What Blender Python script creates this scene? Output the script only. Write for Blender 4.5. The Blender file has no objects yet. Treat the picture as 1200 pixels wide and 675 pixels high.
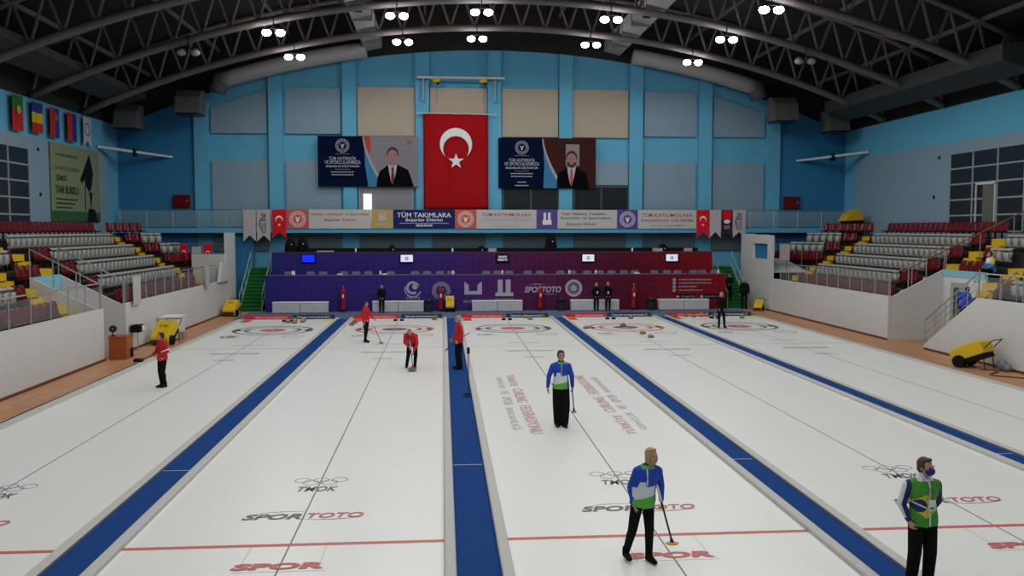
import bpy, bmesh, math, random
from mathutils import Vector, Matrix
random.seed(4)
SC = bpy.context.scene
COL = SC.collection
V = Vector
PI = math.pi

# ------------------------------------------------------------ materials
MATS = {}
def mat(name, c, rough=.6, metal=0., emit=None, es=0., alpha=1., spec=.3, noise=0., nscale=6., coat=0.):
    if name in MATS: return MATS[name]
    m = bpy.data.materials.new(name); m.use_nodes = True
    nt = m.node_tree; b = nt.nodes['Principled BSDF']
    b.inputs['Base Color'].default_value = (*c, 1)
    b.inputs['Roughness'].default_value = rough
    b.inputs['Metallic'].default_value = metal
    b.inputs['Specular IOR Level'].default_value = spec
    b.inputs['Alpha'].default_value = alpha
    b.inputs['Coat Weight'].default_value = coat
    if emit:
        b.inputs['Emission Color'].default_value = (*emit, 1)
        b.inputs['Emission Strength'].default_value = es
    if noise > 0:
        tc = nt.nodes.new('ShaderNodeTexCoord'); nz = nt.nodes.new('ShaderNodeTexNoise')
        nz.inputs['Scale'].default_value = nscale; nz.inputs['Detail'].default_value = 5
        mx = nt.nodes.new('ShaderNodeMix'); mx.data_type = 'RGBA'
        mx.inputs['A'].default_value = (*[x*(1-noise) for x in c], 1)
        mx.inputs['B'].default_value = (*[min(1, x*(1+noise)) for x in c], 1)
        nt.links.new(tc.outputs['Object'], nz.inputs['Vector'])
        nt.links.new(nz.outputs['Fac'], mx.inputs['Factor'])
        nt.links.new(mx.outputs['Result'], b.inputs['Base Color'])
    MATS[name] = m
    return m

ICE = mat('ice', (.80, .81, .79), .35, spec=.35, noise=.025, nscale=.6)
WALLB = mat('blue_wall_paint', (.10, .37, .56), .7, noise=.05, nscale=1.5)
WALLD = mat('deep_blue_wall_paint', (.025, .18, .37), .7, noise=.05, nscale=1.5)
WALLW = mat('pale_wall_paint', (.20, .30, .38), .7, noise=.05, nscale=1.2)
WHITE = mat('white_paint', (.54, .54, .53), .6, noise=.04, nscale=1.5)
BEIGE = mat('beige_panel', (.39, .345, .275), .7, noise=.04)
DARK = mat('dark_glass', (.012, .018, .024), .25)
BLACK = mat('black', (.006, .006, .007), .75, spec=.15)
BLACKM = mat('black_metal', (.012, .012, .013), .4)
STEEL = mat('steel', (.45, .46, .48), .35, .8)
GREYM = mat('grey_metal', (.16, .155, .15), .55, .3)
DUCT = mat('duct_metal', (.36, .35, .34), .6)
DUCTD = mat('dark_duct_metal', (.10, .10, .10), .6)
TRUSS = mat('truss_paint', (.17, .15, .14), .55, noise=.15, nscale=3)
ROOF = mat('roof_deck', (.018, .016, .015), .8, noise=.35, nscale=.8)
CARPB = mat('blue_carpet', (.014, .056, .22), .95, noise=.12, nscale=3, spec=.05)
CARPG = mat('grey_blue_carpet', (.10, .15, .24), .95, noise=.08, spec=.1)
FOAM = mat('grey_foam', (.50, .50, .49), .8, noise=.05)
FOAMD = mat('dark_grey_foam', (.17, .18, .18), .8, noise=.05)
RED = mat('red_cloth', (.60, .006, .014), .7, noise=.08, nscale=2, spec=.2)
REDL = mat('light_red', (.62, .07, .06), .7)
SEATR = mat('red_seat_plastic', (.115, .002, .005), .22)
SEATW = mat('white_seat_plastic', (.34, .34, .32), .35)
YEL = mat('yellow_paint', (.55, .36, .01), .6, noise=.08)
CONC = mat('dark_concrete', (.035, .033, .032), .8, noise=.15)
GREEN = mat('green_stair_carpet', (.006, .10, .02), .9, spec=.1)
LGREEN = mat('pale_green_metal', (.22, .38, .28), .4)
WPRINT = mat('white_print', (.70, .70, .70), .6)
GPRINT = mat('grey_print', (.30, .30, .33), .6)
NAVY = mat('navy_print', (.015, .022, .11), .8, spec=.08)
GOLD = mat('gold_print', (.42, .32, .10), .6)
PURP = mat('purple_print', (.08, .05, .25), .6)
ICER = mat('ice_red', (.55, .13, .12), .5)
ICERL = mat('ice_pale_red', (.66, .36, .35), .5)
ICEG = mat('ice_grey', (.13, .135, .14), .5)
ICEGL = mat('ice_pale_grey', (.42, .43, .44), .5)
ICEY = mat('ice_yellow', (.74, .72, .25), .5)
CYELLOW = mat('cart_yellow', (.62, .40, .01), .35)
WOODR = mat('orange_wood', (.30, .075, .015), .4, noise=.15, nscale=4)
GLASS = mat('rail_glass', (.45, .52, .52), .1, alpha=.09)
SCREEN = mat('screen_white', (.6, .6, .65), .3, emit=(.75, .8, 1), es=.55)
SCREENB = mat('screen_blue', (.01, .01, .5), .3, emit=(.0, .02, 1), es=1.0)
SCREEND = mat('screen_dark', (.01, .02, .04), .3)
LAMP = mat('lamp_glow', (1, 1, 1), .3, emit=(1, .98, 1), es=30)
LAMPOFF = mat('lamp_lens', (.4, .4, .4), .2)
DAY = mat('daylight_pane', (.9, .9, .9), .3, emit=(.95, .98, 1), es=.9)
SKIN = mat('skin', (.44, .24, .18), .55)
HAIRB = mat('dark_brown_hair', (.035, .018, .012), .7)
HAIRBR = mat('brown_hair', (.07, .035, .018), .7)
HAIRY = mat('blond_hair', (.40, .27, .13), .7)
HAIRG = mat('grey_hair', (.33, .30, .28), .7)
JBLUE = mat('royal_blue_fabric', (.012, .06, .42), .7)
JWHITE = mat('white_fabric', (.62, .66, .70), .7)
JGREEN = mat('green_fabric', (.10, .42, .05), .7)
JGREEND = mat('flag_green_fabric', (.05, .28, .03), .7)
JYEL = mat('yellow_fabric', (.62, .50, .02), .7)
JNAVY = mat('navy_fabric', (.015, .02, .12), .7)
JRED = mat('red_fabric', (.48, .012, .02), .7)
JBLACK = mat('black_fabric', (.006, .006, .007), .9, spec=.12)
GRANITE = mat('granite', (.16, .16, .15), .3, noise=.4, nscale=40)
POST = mat('post_green', (.19, .23, .13), .6)
POSTG = mat('poster_dark_green', (.03, .10, .035), .6)

def wood():
    m = mat('wood_floor', (.4, .2, .1), .45)
    nt = m.node_tree; b = nt.nodes['Principled BSDF']
    tc = nt.nodes.new('ShaderNodeTexCoord'); mp = nt.nodes.new('ShaderNodeMapping')
    mp.inputs['Rotation'].default_value = (0, 0, PI/2)
    br = nt.nodes.new('ShaderNodeTexBrick')
    br.inputs['Scale'].default_value = 1.0
    br.inputs['Brick Width'].default_value = 1.8; br.inputs['Row Height'].default_value = .13
    br.inputs['Mortar Size'].default_value = .004; br.inputs['Bias'].default_value = 0
    br.inputs['Color1'].default_value = (.50, .255, .13, 1); br.inputs['Color2'].default_value = (.40, .195, .095, 1)
    br.inputs['Mortar'].default_value = (.22, .11, .06, 1)
    nt.links.new(tc.outputs['Object'], mp.inputs['Vector']); nt.links.new(mp.outputs['Vector'], br.inputs['Vector'])
    nt.links.new(br.outputs['Color'], b.inputs['Base Color'])
    return m
WOOD = wood()

def desk_mat():
    """printed vinyl: blue-violet on the left running to dark red on the right, with a faint diamond pattern"""
    m = mat('desk_print', (.1, .02, .1), .75, spec=.12)
    nt = m.node_tree; b = nt.nodes['Principled BSDF']; N = nt.nodes.new; L = nt.links.new
    tc = N('ShaderNodeTexCoord'); sp = N('ShaderNodeSeparateXYZ'); L(tc.outputs['Object'], sp.inputs[0])
    mr = N('ShaderNodeMapRange'); mr.inputs['From Min'].default_value = -13.5; mr.inputs['From Max'].default_value = 13.5
    L(sp.outputs['X'], mr.inputs['Value'])
    cr = N('ShaderNodeValToRGB'); e = cr.color_ramp.elements
    e[0].position = 0; e[0].color = (.026, .021, .175, 1); e[1].position = 1; e[1].color = (.21, .006, .011, 1)
    for p, c in ((.38, (.042, .020, .17)), (.55, (.080, .014, .075)), (.78, (.090, .008, .025))):
        k = e.new(p); k.color = (*c, 1)
    L(mr.outputs[0], cr.inputs[0])
    def wave(axis_sum):
        a = N('ShaderNodeMath'); a.operation = 'ADD' if axis_sum else 'SUBTRACT'
        L(sp.outputs['X'], a.inputs[0]); L(sp.outputs['Z'], a.inputs[1])
        s = N('ShaderNodeMath'); s.operation = 'MULTIPLY'; s.inputs[1].default_value = 8.5; L(a.outputs[0], s.inputs[0])
        t = N('ShaderNodeMath'); t.operation = 'SINE'; L(s.outputs[0], t.inputs[0]); return t
    w1, w2 = wave(True), wave(False)
    mu = N('ShaderNodeMath'); mu.operation = 'MULTIPLY'; L(w1.outputs[0], mu.inputs[0]); L(w2.outputs[0], mu.inputs[1])
    ab = N('ShaderNodeMath'); ab.operation = 'MULTIPLY_ADD'; ab.inputs[1].default_value = .12; ab.inputs[2].default_value = 1.
    L(mu.outputs[0], ab.inputs[0])
    vm = N('ShaderNodeVectorMath'); vm.operation = 'SCALE'; L(cr.outputs[0], vm.inputs[0]); L(ab.outputs[0], vm.inputs['Scale'])
    L(vm.outputs[0], b.inputs['Base Color'])
    return m
DESK = desk_mat()

# ------------------------------------------------------------ mesh helpers
def wl(o):
    return V((0, 0, 0)) if o is None else o.location + wl(o.parent)
def fin(name, bm, m, parent=None, world=True, smooth=False, kind=None, label=None):
    """link a bmesh as ONE object; world=True: coordinates are world coordinates"""
    if parent is not None:
        if world: bmesh.ops.translate(bm, verts=bm.verts, vec=-wl(parent))
        loc = None
    elif world and bm.verts:
        xs = [v.co for v in bm.verts]
        loc = V(((min(c.x for c in xs)+max(c.x for c in xs))/2, (min(c.y for c in xs)+max(c.y for c in xs))/2, min(c.z for c in xs)))
        bmesh.ops.translate(bm, verts=bm.verts, vec=-loc)
    else: loc = None
    me = bpy.data.meshes.new(name); bm.to_mesh(me); bm.free()
    ms = m if isinstance(m, (list, tuple)) else [m]
    for x in ms: me.materials.append(x)
    if smooth: me.polygons.foreach_set('use_smooth', [True]*len(me.polygons))
    o = bpy.data.objects.new(name, me); COL.objects.link(o)
    if parent is not None: o.parent = parent
    elif loc is not None: o.location = loc
    if kind: o['kind'] = kind
    if label: o['label'] = label
    return o
def tag(o, label, cat, group=None):
    o['label'] = label; o['category'] = cat
    if group: o['group'] = group
    return o
def thing(name, label, cat, loc=(0, 0, 0), rz=0, group=None):
    o = bpy.data.objects.new(name, None); COL.objects.link(o)
    o.location = loc; o.rotation_euler = (0, 0, rz); o.empty_display_size = .2
    return tag(o, label, cat, group)
def struct(name, bm, m): return fin(name, bm, m, kind='structure')
def B(): return bmesh.new()
def box(bm, x0, x1, y0, y1, z0, z1, mi=0):
    vs = [bm.verts.new(p) for p in ((x0,y0,z0),(x1,y0,z0),(x1,y1,z0),(x0,y1,z0),(x0,y0,z1),(x1,y0,z1),(x1,y1,z1),(x0,y1,z1))]
    for q in ((0,3,2,1),(4,5,6,7),(0,1,5,4),(1,2,6,5),(2,3,7,6),(3,0,4,7)):
        f = bm.faces.new([vs[i] for i in q]); f.material_index = mi
    return bm
def bx(*a): return box(B(), *a)
def bevel(bm, w, seg=2):
    bmesh.ops.bevel(bm, geom=bm.edges[:], offset=w, segments=seg, affect='EDGES', profile=.5)
    return bm
def prism(bm, pts, vec, mi=0):
    """closed prism: polygon pts (3D) swept by vec"""
    a = [bm.verts.new(p) for p in pts]; b = [bm.verts.new(V(p)+V(vec)) for p in pts]
    n = len(pts); fs = [bm.faces.new(a), bm.faces.new(b[::-1])]
    for i in range(n): fs.append(bm.faces.new([a[i], b[i], b[(i+1) % n], a[(i+1) % n]]))
    for f in fs: f.material_index = mi
    bmesh.ops.recalc_face_normals(bm, faces=fs)
    return bm
def frame_of(d):
    d = d.normalized(); u = V((0, 0, 1)) if abs(d.z) < .9 else V((1, 0, 0))
    a = d.cross(u).normalized(); return a, a.cross(d).normalized()
def tube(bm, p, q, r1, r2=None, n=10, cap=True, mi=0):
    p, q = V(p), V(q); r2 = r1 if r2 is None else r2
    a, b = frame_of(q-p)
    A = [bm.verts.new(p+(a*math.cos(2*PI*i/n)+b*math.sin(2*PI*i/n))*r1) for i in range(n)]
    C = [bm.verts.new(q+(a*math.cos(2*PI*i/n)+b*math.sin(2*PI*i/n))*r2) for i in range(n)]
    fs = [bm.faces.new([A[i], A[(i+1) % n], C[(i+1) % n], C[i]]) for i in range(n)]
    if cap: fs += [bm.faces.new(A[::-1]), bm.faces.new(C)]
    for f in fs: f.material_index = mi
    return bm
def polytube(bm, pts, r, n=8):
    pts = [V(p) for p in pts]; rings = []
    for i, p in enumerate(pts):
        d = (pts[min(i+1, len(pts)-1)]-pts[max(i-1, 0)])
        a, b = frame_of(d)
        rings.append([bm.verts.new(p+(a*math.cos(2*PI*k/n)+b*math.sin(2*PI*k/n))*r) for k in range(n)])
    for A, C in zip(rings, rings[1:]):
        for k in range(n): bm.faces.new([A[k], A[(k+1) % n], C[(k+1) % n], C[k]])
    bm.faces.new(rings[0][::-1]); bm.faces.new(rings[-1])
    return bm
def ell(bm, c, r, R=None, sub=3, mi=0):
    M = Matrix.Translation(V(c)) @ (R.to_4x4() if R else Matrix.Identity(4)) @ Matrix.Diagonal((*r, 1))
    g = bmesh.ops.create_icosphere(bm, subdivisions=sub, radius=1, matrix=M)
    for v in g['verts']:
        for f in v.link_faces: f.material_index = mi
    return bm
def lathe(bm, c, prof, n=24, mi=0):
    """profile [(r,z)...] about the vertical axis through c"""
    c = V(c); rings = []
    for r, z in prof:
        rings.append([bm.verts.new(c+V((r*math.cos(2*PI*k/n), r*math.sin(2*PI*k/n), z))) for k in range(n)])
    for A, C in zip(rings, rings[1:]):
        for k in range(n):
            f = bm.faces.new([A[k], A[(k+1) % n], C[(k+1) % n], C[k]]); f.material_index = mi
    f = bm.faces.new(rings[0][::-1]); f.material_index = mi
    f = bm.faces.new(rings[-1]); f.material_index = mi
    return bm
# flat prints: drawn in the (u,v) plane at origin o with axes U,W and lifted by normal
class Plane:
    def __init__(s, o, U, W): s.o, s.U, s.W = V(o), V(U), V(W); s.N = s.U.cross(s.W).normalized()
    def __call__(s, u, v, n=0): return s.o + s.U*u + s.W*v + s.N*n
TH = .006
def poly2(bm, P, pts, n0, th=TH, mi=0):
    return prism(bm, [P(u, v, n0) for u, v in pts], P.N*th, mi)
def annulus(bm, P, cx, cy, r0, r1, n0, th=TH, seg=40, a0=0, a1=2*PI, mi=0, sy=1.):
    full = abs(a1-a0) >= 2*PI-1e-6
    A = [a0+(a1-a0)*i/seg for i in range(seg+(0 if full else 1))]
    def ring(r, n): return [bm.verts.new(P(cx+r*math.cos(a), cy+sy*r*math.sin(a), n)) for a in A]
    if r0 <= 0:
        pts = [(cx+r1*math.cos(a), cy+sy*r1*math.sin(a)) for a in A]
        return poly2(bm, P, pts, n0, th, mi)
    i0, o0, i1, o1 = ring(r0, n0), ring(r1, n0), ring(r0, n0+th), ring(r1, n0+th)
    m = len(A); fs = []
    for k in range(m if full else m-1):
        j = (k+1) % m
        fs += [bm.faces.new([i1[k], o1[k], o1[j], i1[j]]), bm.faces.new([o0[k], i0[k], i0[j], o0[j]]),
               bm.faces.new([o0[k], o0[j], o1[j], o1[k]]), bm.faces.new([i0[j], i0[k], i1[k], i1[j]])]
    if not full:
        fs += [bm.faces.new([i0[0], o0[0], o1[0], i1[0]]), bm.faces.new([o0[-1], i0[-1], i1[-1], o1[-1]])]
    for f in fs: f.material_index = mi
    bmesh.ops.recalc_face_normals(bm, faces=fs)
    return bm
DEPS = {}
def text_bm(bm, P, s, cx, cy, w, h, n0, mi=0, shear=0., th=TH, bold=0.):
    """text fitted into a w x h box centred on (cx, cy) of plane P, as thin solid letters"""
    key = (s, round(bold, 4))
    if key not in DEPS:
        cu = bpy.data.curves.new('t', 'FONT'); cu.body = s; cu.size = 1; cu.extrude = 0; cu.offset = bold; cu.resolution_u = 3
        o = bpy.data.objects.new('t', cu); COL.objects.link(o)
        bpy.context.view_layer.update()
        me = bpy.data.meshes.new_from_object(o.evaluated_get(bpy.context.evaluated_depsgraph_get()))
        DEPS[key] = ([v.co.copy() for v in me.vertices], [tuple(p.vertices) for p in me.polygons])
        bpy.data.objects.remove(o); bpy.data.curves.remove(cu); bpy.data.meshes.remove(me)
    vs, fs = DEPS[key]
    if not vs: return bm
    x0 = min(v.x for v in vs); x1 = max(v.x for v in vs); y0 = min(v.y for v in vs); y1 = max(v.y for v in vs)
    sx = w/(x1-x0); sy = h/(y1-y0)
    nv = []
    for v in vs:
        u = (v.x-(x0+x1)/2)*sx; t = (v.y-(y0+y1)/2)*sy
        nv.append(bm.verts.new(P(cx+u+shear*t, cy+t, n0+th)))
    for f in fs:
        try: g = bm.faces.new([nv[i] for i in f]); g.material_index = mi
        except ValueError: pass
    return bm
def copy_tree(o, parent=None):
    c = o.copy(); COL.objects.link(c)
    if parent is not None: c.parent = parent
    for ch in list(o.children): copy_tree(ch, c)
    return c
def nth(n):
    return '%d%s' % (n, 'th' if 10 <= n % 100 <= 20 else {1: 'st', 2: 'nd', 3: 'rd'}.get(n % 10, 'th'))
# ------------------------------------------------------------ the place
XC = 3.25                 # the hall's long axis
XL, XR = -19.8, 26.1      # side walls
YB = 56.0                 # end wall
ZS = 11.0                 # eaves height
Y0 = -4.0
def arch(x, rise=5.0, base=ZS):
    d = (x-(XL+XR)/2)/((XR-XL)/2)
    R = (22.95**2+rise**2)/(2*rise)
    return base+rise-R+math.sqrt(R*R-(d*22.95)**2)

# ground
struct('floor', bx(XL, XR, Y0, YB, -.12, 0), WOOD)
# end wall with arched top
def archpoly(x0, x1, z0, y, n=24, dz=0):
    top = [(x0+(x1-x0)*i/n) for i in range(n+1)]
    return [(x0, y, z0), (x1, y, z0)] + [(x, y, arch(x)+dz) for x in reversed(top)]
struct('wall_back', prism(B(), archpoly(XL-.3, XR+.3, -.1, YB+.15, 40, -.12), (0, .3, 0)), WALLB)
bm = B(); box(bm, XL-.3, XL, Y0, YB+.4, -.1, ZS); struct('wall_left', bm, WALLB)
bm = B(); box(bm, XR, XR+.3, Y0, YB+.4, -.1, ZS); struct('wall_right', bm, WALLB)
xs_ = [XL-.3+(XR-XL+.6)*i/40 for i in range(41)]
GABLE = prism(B(), [(x, YB+.16, arch(min(max(x, XL), XR))-.14) for x in xs_]+[(x, YB+.16, arch(min(max(x, XL), XR))+2.5) for x in reversed(xs_)], (0, .25, 0))
# deep-blue end bays and pale lower fields of the side walls
def recess(name, x0, x1, z0, z1, z1b, m): # panel on the end wall
    return struct(name, prism(B(), [(x0, YB-.02, z0), (x1, YB-.02, z0), (x1, YB-.02, z1b), (x0, YB-.02, z1)], (0, .16, 0)), m)
k = [1]
def trim(bm, m):
    o = struct('trim_%d' % k[0], bm, m); k[0] += 1; return o
trim(GABLE, ROOF)
PIL = [XC-4.5*i+d for i, d in ((0, 0),)]
pil = [XC+4.5*i for i in range(-4, 5)]
for i, x in enumerate(pil):
    w = .42
    trim(prism(B(), [(x-w, YB-.25, 4.7), (x+w, YB-.25, 4.7), (x+w, YB-.25, arch(x+w)-.2), (x-w, YB-.25, arch(x-w)-.2)], (0, .45, 0)), WALLB)
def end_bay(x0, x1): trim(prism(B(), [(x0, YB-.04, 0), (x1, YB-.04, 0)]+[(x1+(x0-x1)*i/6, YB-.04, arch(x1+(x0-x1)*i/6)-.16) for i in range(7)], (0, .2, 0)), WALLD)
end_bay(XL, pil[0]-.42)
end_bay(pil[-1]+.42, XR)
for i in range(8):
    x0, x1 = pil[i]+.47, pil[i+1]-.47
    # upper field
    if i in (2, 3, 4, 5): recess('panel', x0, x1, 10.5, 13.5, 13.5, BEIGE).name = 'trim_%d' % k[0]; k[0] += 1
    else:
        za, zb = min(arch(x0)-1.0, 13.4), min(arch(x1)-1.0, 13.4)
        recess('panel', x0+.1, x1-.1, 10.6, za, zb, WALLW).name = 'trim_%d' % k[0]; k[0] += 1
    if i in (0, 1, 6, 7): recess('panel', x0+.1, x1-.1, 4.8, 8.95, 8.95, WALLW).name = 'trim_%d' % k[0]; k[0] += 1
    elif i == 5: recess('panel', x0, x1, 7.5, 8.95, 8.95, WALLW).name = 'trim_%d' % k[0]; k[0] += 1
    # below the balcony, grey fields
    trim(bx(x0+.1, x1-.1, YB-.03, YB+.16, 3.35, 4.35), mat('grey_blue_paint', (.09, .13, .16), .7))
# glazed openings behind the balcony
def window(n, x0, x1, z0, z1, y, cols, rows, glass, fm, depth=.12):
    root = bpy.data.objects.new('window_%d' % n, None); COL.objects.link(root); root.location = ((x0+x1)/2, y, z0); root['kind'] = 'structure'
    f = B(); t = .05
    for i in range(cols+1):
        x = x0+(x1-x0)*i/cols; box(f, x-t, x+t, y-depth, y+.02, z0, z1)
    for j in range(rows+1):
        z = z0+(z1-z0)*j/rows; box(f, x0-t, x1+t, y-depth+.01, y+.02, z-t, z+t)
    fin('frame', f, fm, root)
    fin('glass', bx(x0, x1, y-.05, y, z0, z1), glass, root)
    return root
GF = mat('window_frame_grey', (.25, .28, .30), .5)
window(1, -5.2, -1.9, 4.8, 7.4, YB-.02, 1, 1, mat('pale_glass', (.22, .23, .25), .3), GF)
w = window(2, 3.8, 7.3, 4.8, 7.4, YB-.02, 2, 1, DARK, mat('frame_dark', (.05, .07, .09), .5))
w = window(3, 8.3, 11.8, 4.8, 7.4, YB-.02, 2, 1, DARK, MATS['frame_dark'])
fin('lit_pane', bx(-4.95, -4.45, YB-.16, YB-.1, 5.2, 6.9), DAY, bpy.data.objects['window_1'])
# side wall pale fields and dark glazing
for sgn, X, ya, yb, n in ((1, XL, 42.2, 44.1, 4), (-1, XR, 34.0, 43.8, 5)):
    trim(bx(*sorted((X-sgn*.05, X+sgn*.03)), Y0, 54.3, 4.2, 9.15), WALLW)
    root = bpy.data.objects.new('window_%d' % n, None); COL.objects.link(root); root.location = (X, (ya+yb)/2, 4.6); root['kind'] = 'structure'
    y_a = ya if sgn < 0 else 36.0
    f = B(); g = B(); xs = sorted((X+sgn*.03, X+sgn*.1)); xg = sorted((X+sgn*.03, X+sgn*.06))
    box(g, *xg, y_a, yb, 4.6, 8.55)
    nc = max(1, round((yb-y_a)/1.9))
    for i in range(nc+1):
        y = y_a+(yb-y_a)*i/nc; box(f, *xs, y-.05, y+.05, 4.6, 8.55)
    for j in range(6):
        z = 4.6+(8.55-4.6)*j/5; box(f, *sorted((X+sgn*.03, X+sgn*.09)), y_a, yb, z-.04, z+.04)
    fin('glass', g, DARK, root); fin('frame', f, GF, root)
# door with lit slot in the right glazing
dr = bpy.data.objects.new('door_1', None); COL.objects.link(dr); dr.location = (XR-.1, 40.6, 4.3); dr['kind'] = 'structure'
bm = B(); box(bm, XR-.16, XR-.1, 39.9, 39.98, 4.3, 6.9); box(bm, XR-.16, XR-.1, 41.4, 41.48, 4.3, 6.9); box(bm, XR-.16, XR-.1, 39.9, 41.48, 6.85, 6.95); fin('frame', bm, WHITE, dr)
fin('leaf', bx(XR-.14, XR-.11, 40.0, 40.9, 4.3, 6.85), mat('door_glass', (.12, .12, .11), .3), dr)

# curved roof deck
bm = B(); n = 36; prev = None
for i in range(n+1):
    x = XL-.4+(XR-XL+.8)*i/n; z = arch(min(max(x, XL), XR))+2.35
    a = [bm.verts.new(p) for p in ((x, Y0, z), (x, YB+.3, z), (x, Y0, z+.15), (x, YB+.3, z+.15))]
    if prev:
        bm.faces.new([prev[0], prev[1], a[1], a[0]]); bm.faces.new([prev[2], a[2], a[3], prev[3]])
    prev = a
struct('ceiling', bm, ROOF)
for X in (XL-.2, XR+.2):  # closes the gap between wall head and deck
    trim(bx(X-.15, X+.15, Y0, YB+.3, ZS, ZS+2.5), ROOF)

# roof trusses
TY = [50.75, 44.65, 38.55]
words = ['nearest the end wall', 'second from the end wall', 'third from the end wall']
for ti, y in enumerate(TY):
    t = thing('roof_truss', 'arched dark steel roof truss, the one '+words[ti], 'truss', (XC, y, ZS), group='arched roof trusses')
    nb = 34; xs = [XL+.1+(XR-XL-.2)*i/nb for i in range(nb+1)]
    fin('bottom_chord', polytube(B(), [(x, y, arch(x)+.08) for x in xs], .19, 12), TRUSS, t, smooth=True)
    fin('top_chord', polytube(B(), [(x, y, arch(x)+2.12) for x in xs], .13, 8), TRUSS, t, smooth=True)
    for i in range(nb):
        xa, xb = xs[i], xs[i+1]; xm = (xa+xb)/2
        fin('strut', tube(B(), (xa, y, arch(xa)+.1), (xm, y, arch(xm)+2.1), .07, n=6), TRUSS, t)
        fin('strut', tube(B(), (xm, y, arch(xm)+2.1), (xb, y, arch(xb)+.1), .07, n=6), TRUSS, t)
for i in range(11):
    x = XL+2+(XR-XL-4)*i/10
    o = fin('roof_purlin', bx(x-.06, x+.06, 30, YB, arch(x)+2.1, arch(x)+2.3), TRUSS)
    tag(o, 'long dark roof purlin above the trusses, %s from the left wall' % nth(i+1), 'beam', 'purlins under the roof deck')
# diagonal sway braces between the trusses
j = 0
for a, b in ((0, 1), (1, 2)):
    for x in (-14.5, -8.2, 12.6, 21):
        o = fin('sway_brace', tube(B(), (x, TY[a], arch(x)+2.0), (x+2.2, TY[b], arch(x+2.2)+.3), .06, n=6), TRUSS); j += 1
        tag(o, 'slim diagonal roof brace in the %s bay, %s from the left' % ('rear' if a == 0 else 'nearer', nth(j-(0 if a == 0 else 4))), 'brace', 'sway braces between trusses')

# ventilation ducts
for x, s in ((-4.2, 'left'), (10.65, 'right')):
    z = arch(x)+.50
    t = thing('ceiling_duct', 'grey square ventilation duct under the trusses, %s of the big flag' % s, 'duct', (x, 42, z))
    sl = .12 if x < XC else -.12
    bm = B()
    prism(bm, [(x-.5, 36, z-.25-sl), (x+.5, 36, z-.25+sl), (x+.5, 36, z+.35+sl), (x-.5, 36, z+.35-sl)], (0, 19.8, 0))
    fin('casing', bm, DUCT, t)
    for y in (39.2, 45.6, 51.5):
        fin('grille', bx(x-.25, x+.15, y, y+.5, z-.33, z-.24), BLACK, t)
    for y in (41, 44, 47.5, 50, 53): fin('flange', bx(x-.54, x+.54, y, y+.06, z-.42, z+.5), GREYM, t)
for s, x0, x1 in (('left', -13.2, -4.6), ('right', 11.8, 19.6)):
    t = thing('arched_duct', 'grey round duct following the arch of the end wall, %s half' % s, 'duct', ((x0+x1)/2, 54.9, 12.6))
    pts = [(x0+(x1-x0)*i/14, 54.95, arch(x0+(x1-x0)*i/14)+.12) for i in range(15)]
    fin('pipe', polytube(B(), pts, .48, 18), DUCT, t, smooth=True)
    e = pts[0] if s == 'left' else pts[-1]; dd = -1 if s == 'left' else 1
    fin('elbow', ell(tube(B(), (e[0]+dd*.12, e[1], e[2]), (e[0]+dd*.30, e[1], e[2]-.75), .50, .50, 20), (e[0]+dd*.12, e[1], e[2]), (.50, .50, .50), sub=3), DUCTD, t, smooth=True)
for lab, x0, x1, zt, zb in (('in the left corner of the end wall', -19.1, -17.8, 12.0, 10.6), ('left of the arched duct', -15.6, -14.2, 12.9, 11.5), ('right of the arched duct', 20.4, 21.9, 12.9, 11.4), ('in the right corner of the end wall', 23.9, 25.2, 12.1, 10.8)):
    t = thing('duct_outlet', 'grey sheet-metal duct outlet pointing down %s' % lab, 'duct outlet', ((x0+x1)/2, 54, zb), group='duct outlets on the end wall')
    mid = (x0+x1)/2
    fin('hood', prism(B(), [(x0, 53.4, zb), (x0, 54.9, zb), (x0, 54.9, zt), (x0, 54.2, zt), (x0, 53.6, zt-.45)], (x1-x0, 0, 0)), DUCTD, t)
    fin('grille', bx(x0+.06, x1-.06, 53.45, 54.85, zb-.08, zb), BLACKM, t)
# long side ducts
for s, X in (('left', XL+1.9), ('right', XR-1.9)):
    z = arch(X)-.1
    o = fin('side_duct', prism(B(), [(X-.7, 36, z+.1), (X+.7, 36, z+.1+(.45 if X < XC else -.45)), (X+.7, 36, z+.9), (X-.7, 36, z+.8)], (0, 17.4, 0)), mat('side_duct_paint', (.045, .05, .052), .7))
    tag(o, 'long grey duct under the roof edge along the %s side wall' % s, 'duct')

# floodlights
def flood(x, y, lit, lab, long=False):
    z = arch(x)-.55
    t = thing('floodlight', lab, 'floodlight', (x, y, z), group='twin floodlights under the roof')
    fin('bracket', box(tube(B(), (x, y, z+.12), (x, y, z+.7), .03, n=6), x-.36, x+.36, y-.04, y+.04, z+.1, z+.16), BLACKM, t)
    for d in (-.33, .33):
        h = fin('lamp_head', lathe(B(), (x+d, y, z), [(.18, -.06), (.19, -.02), (.12, .10), (.05, .14)], 16), GREYM, t, smooth=True)
        fin('lens', ell(B(), (x+d, y, z-.08), (.23, .23, .17), sub=2), LAMP if lit else LAMPOFF, h, smooth=True)
LX = [-8.15, -2.2, 1.95, 8.4, 14.3]
for r, y in enumerate((50.35, 44.25, 38.15)):
    for c, x in enumerate(LX):
        if r == 2 and c != 4: continue
        flood(x, y, True, 'lit twin floodlight under the %s truss, %s from the left' % (['rearmost', 'middle', 'nearest'][r], nth(c+2) if r < 2 else 'the only one in view'))
flood(-12.2, 44.25, False, 'unlit twin floodlight under the middle truss at its left')
flood(18.4, 44.25, False, 'unlit twin floodlight under the middle truss at its right')
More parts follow.
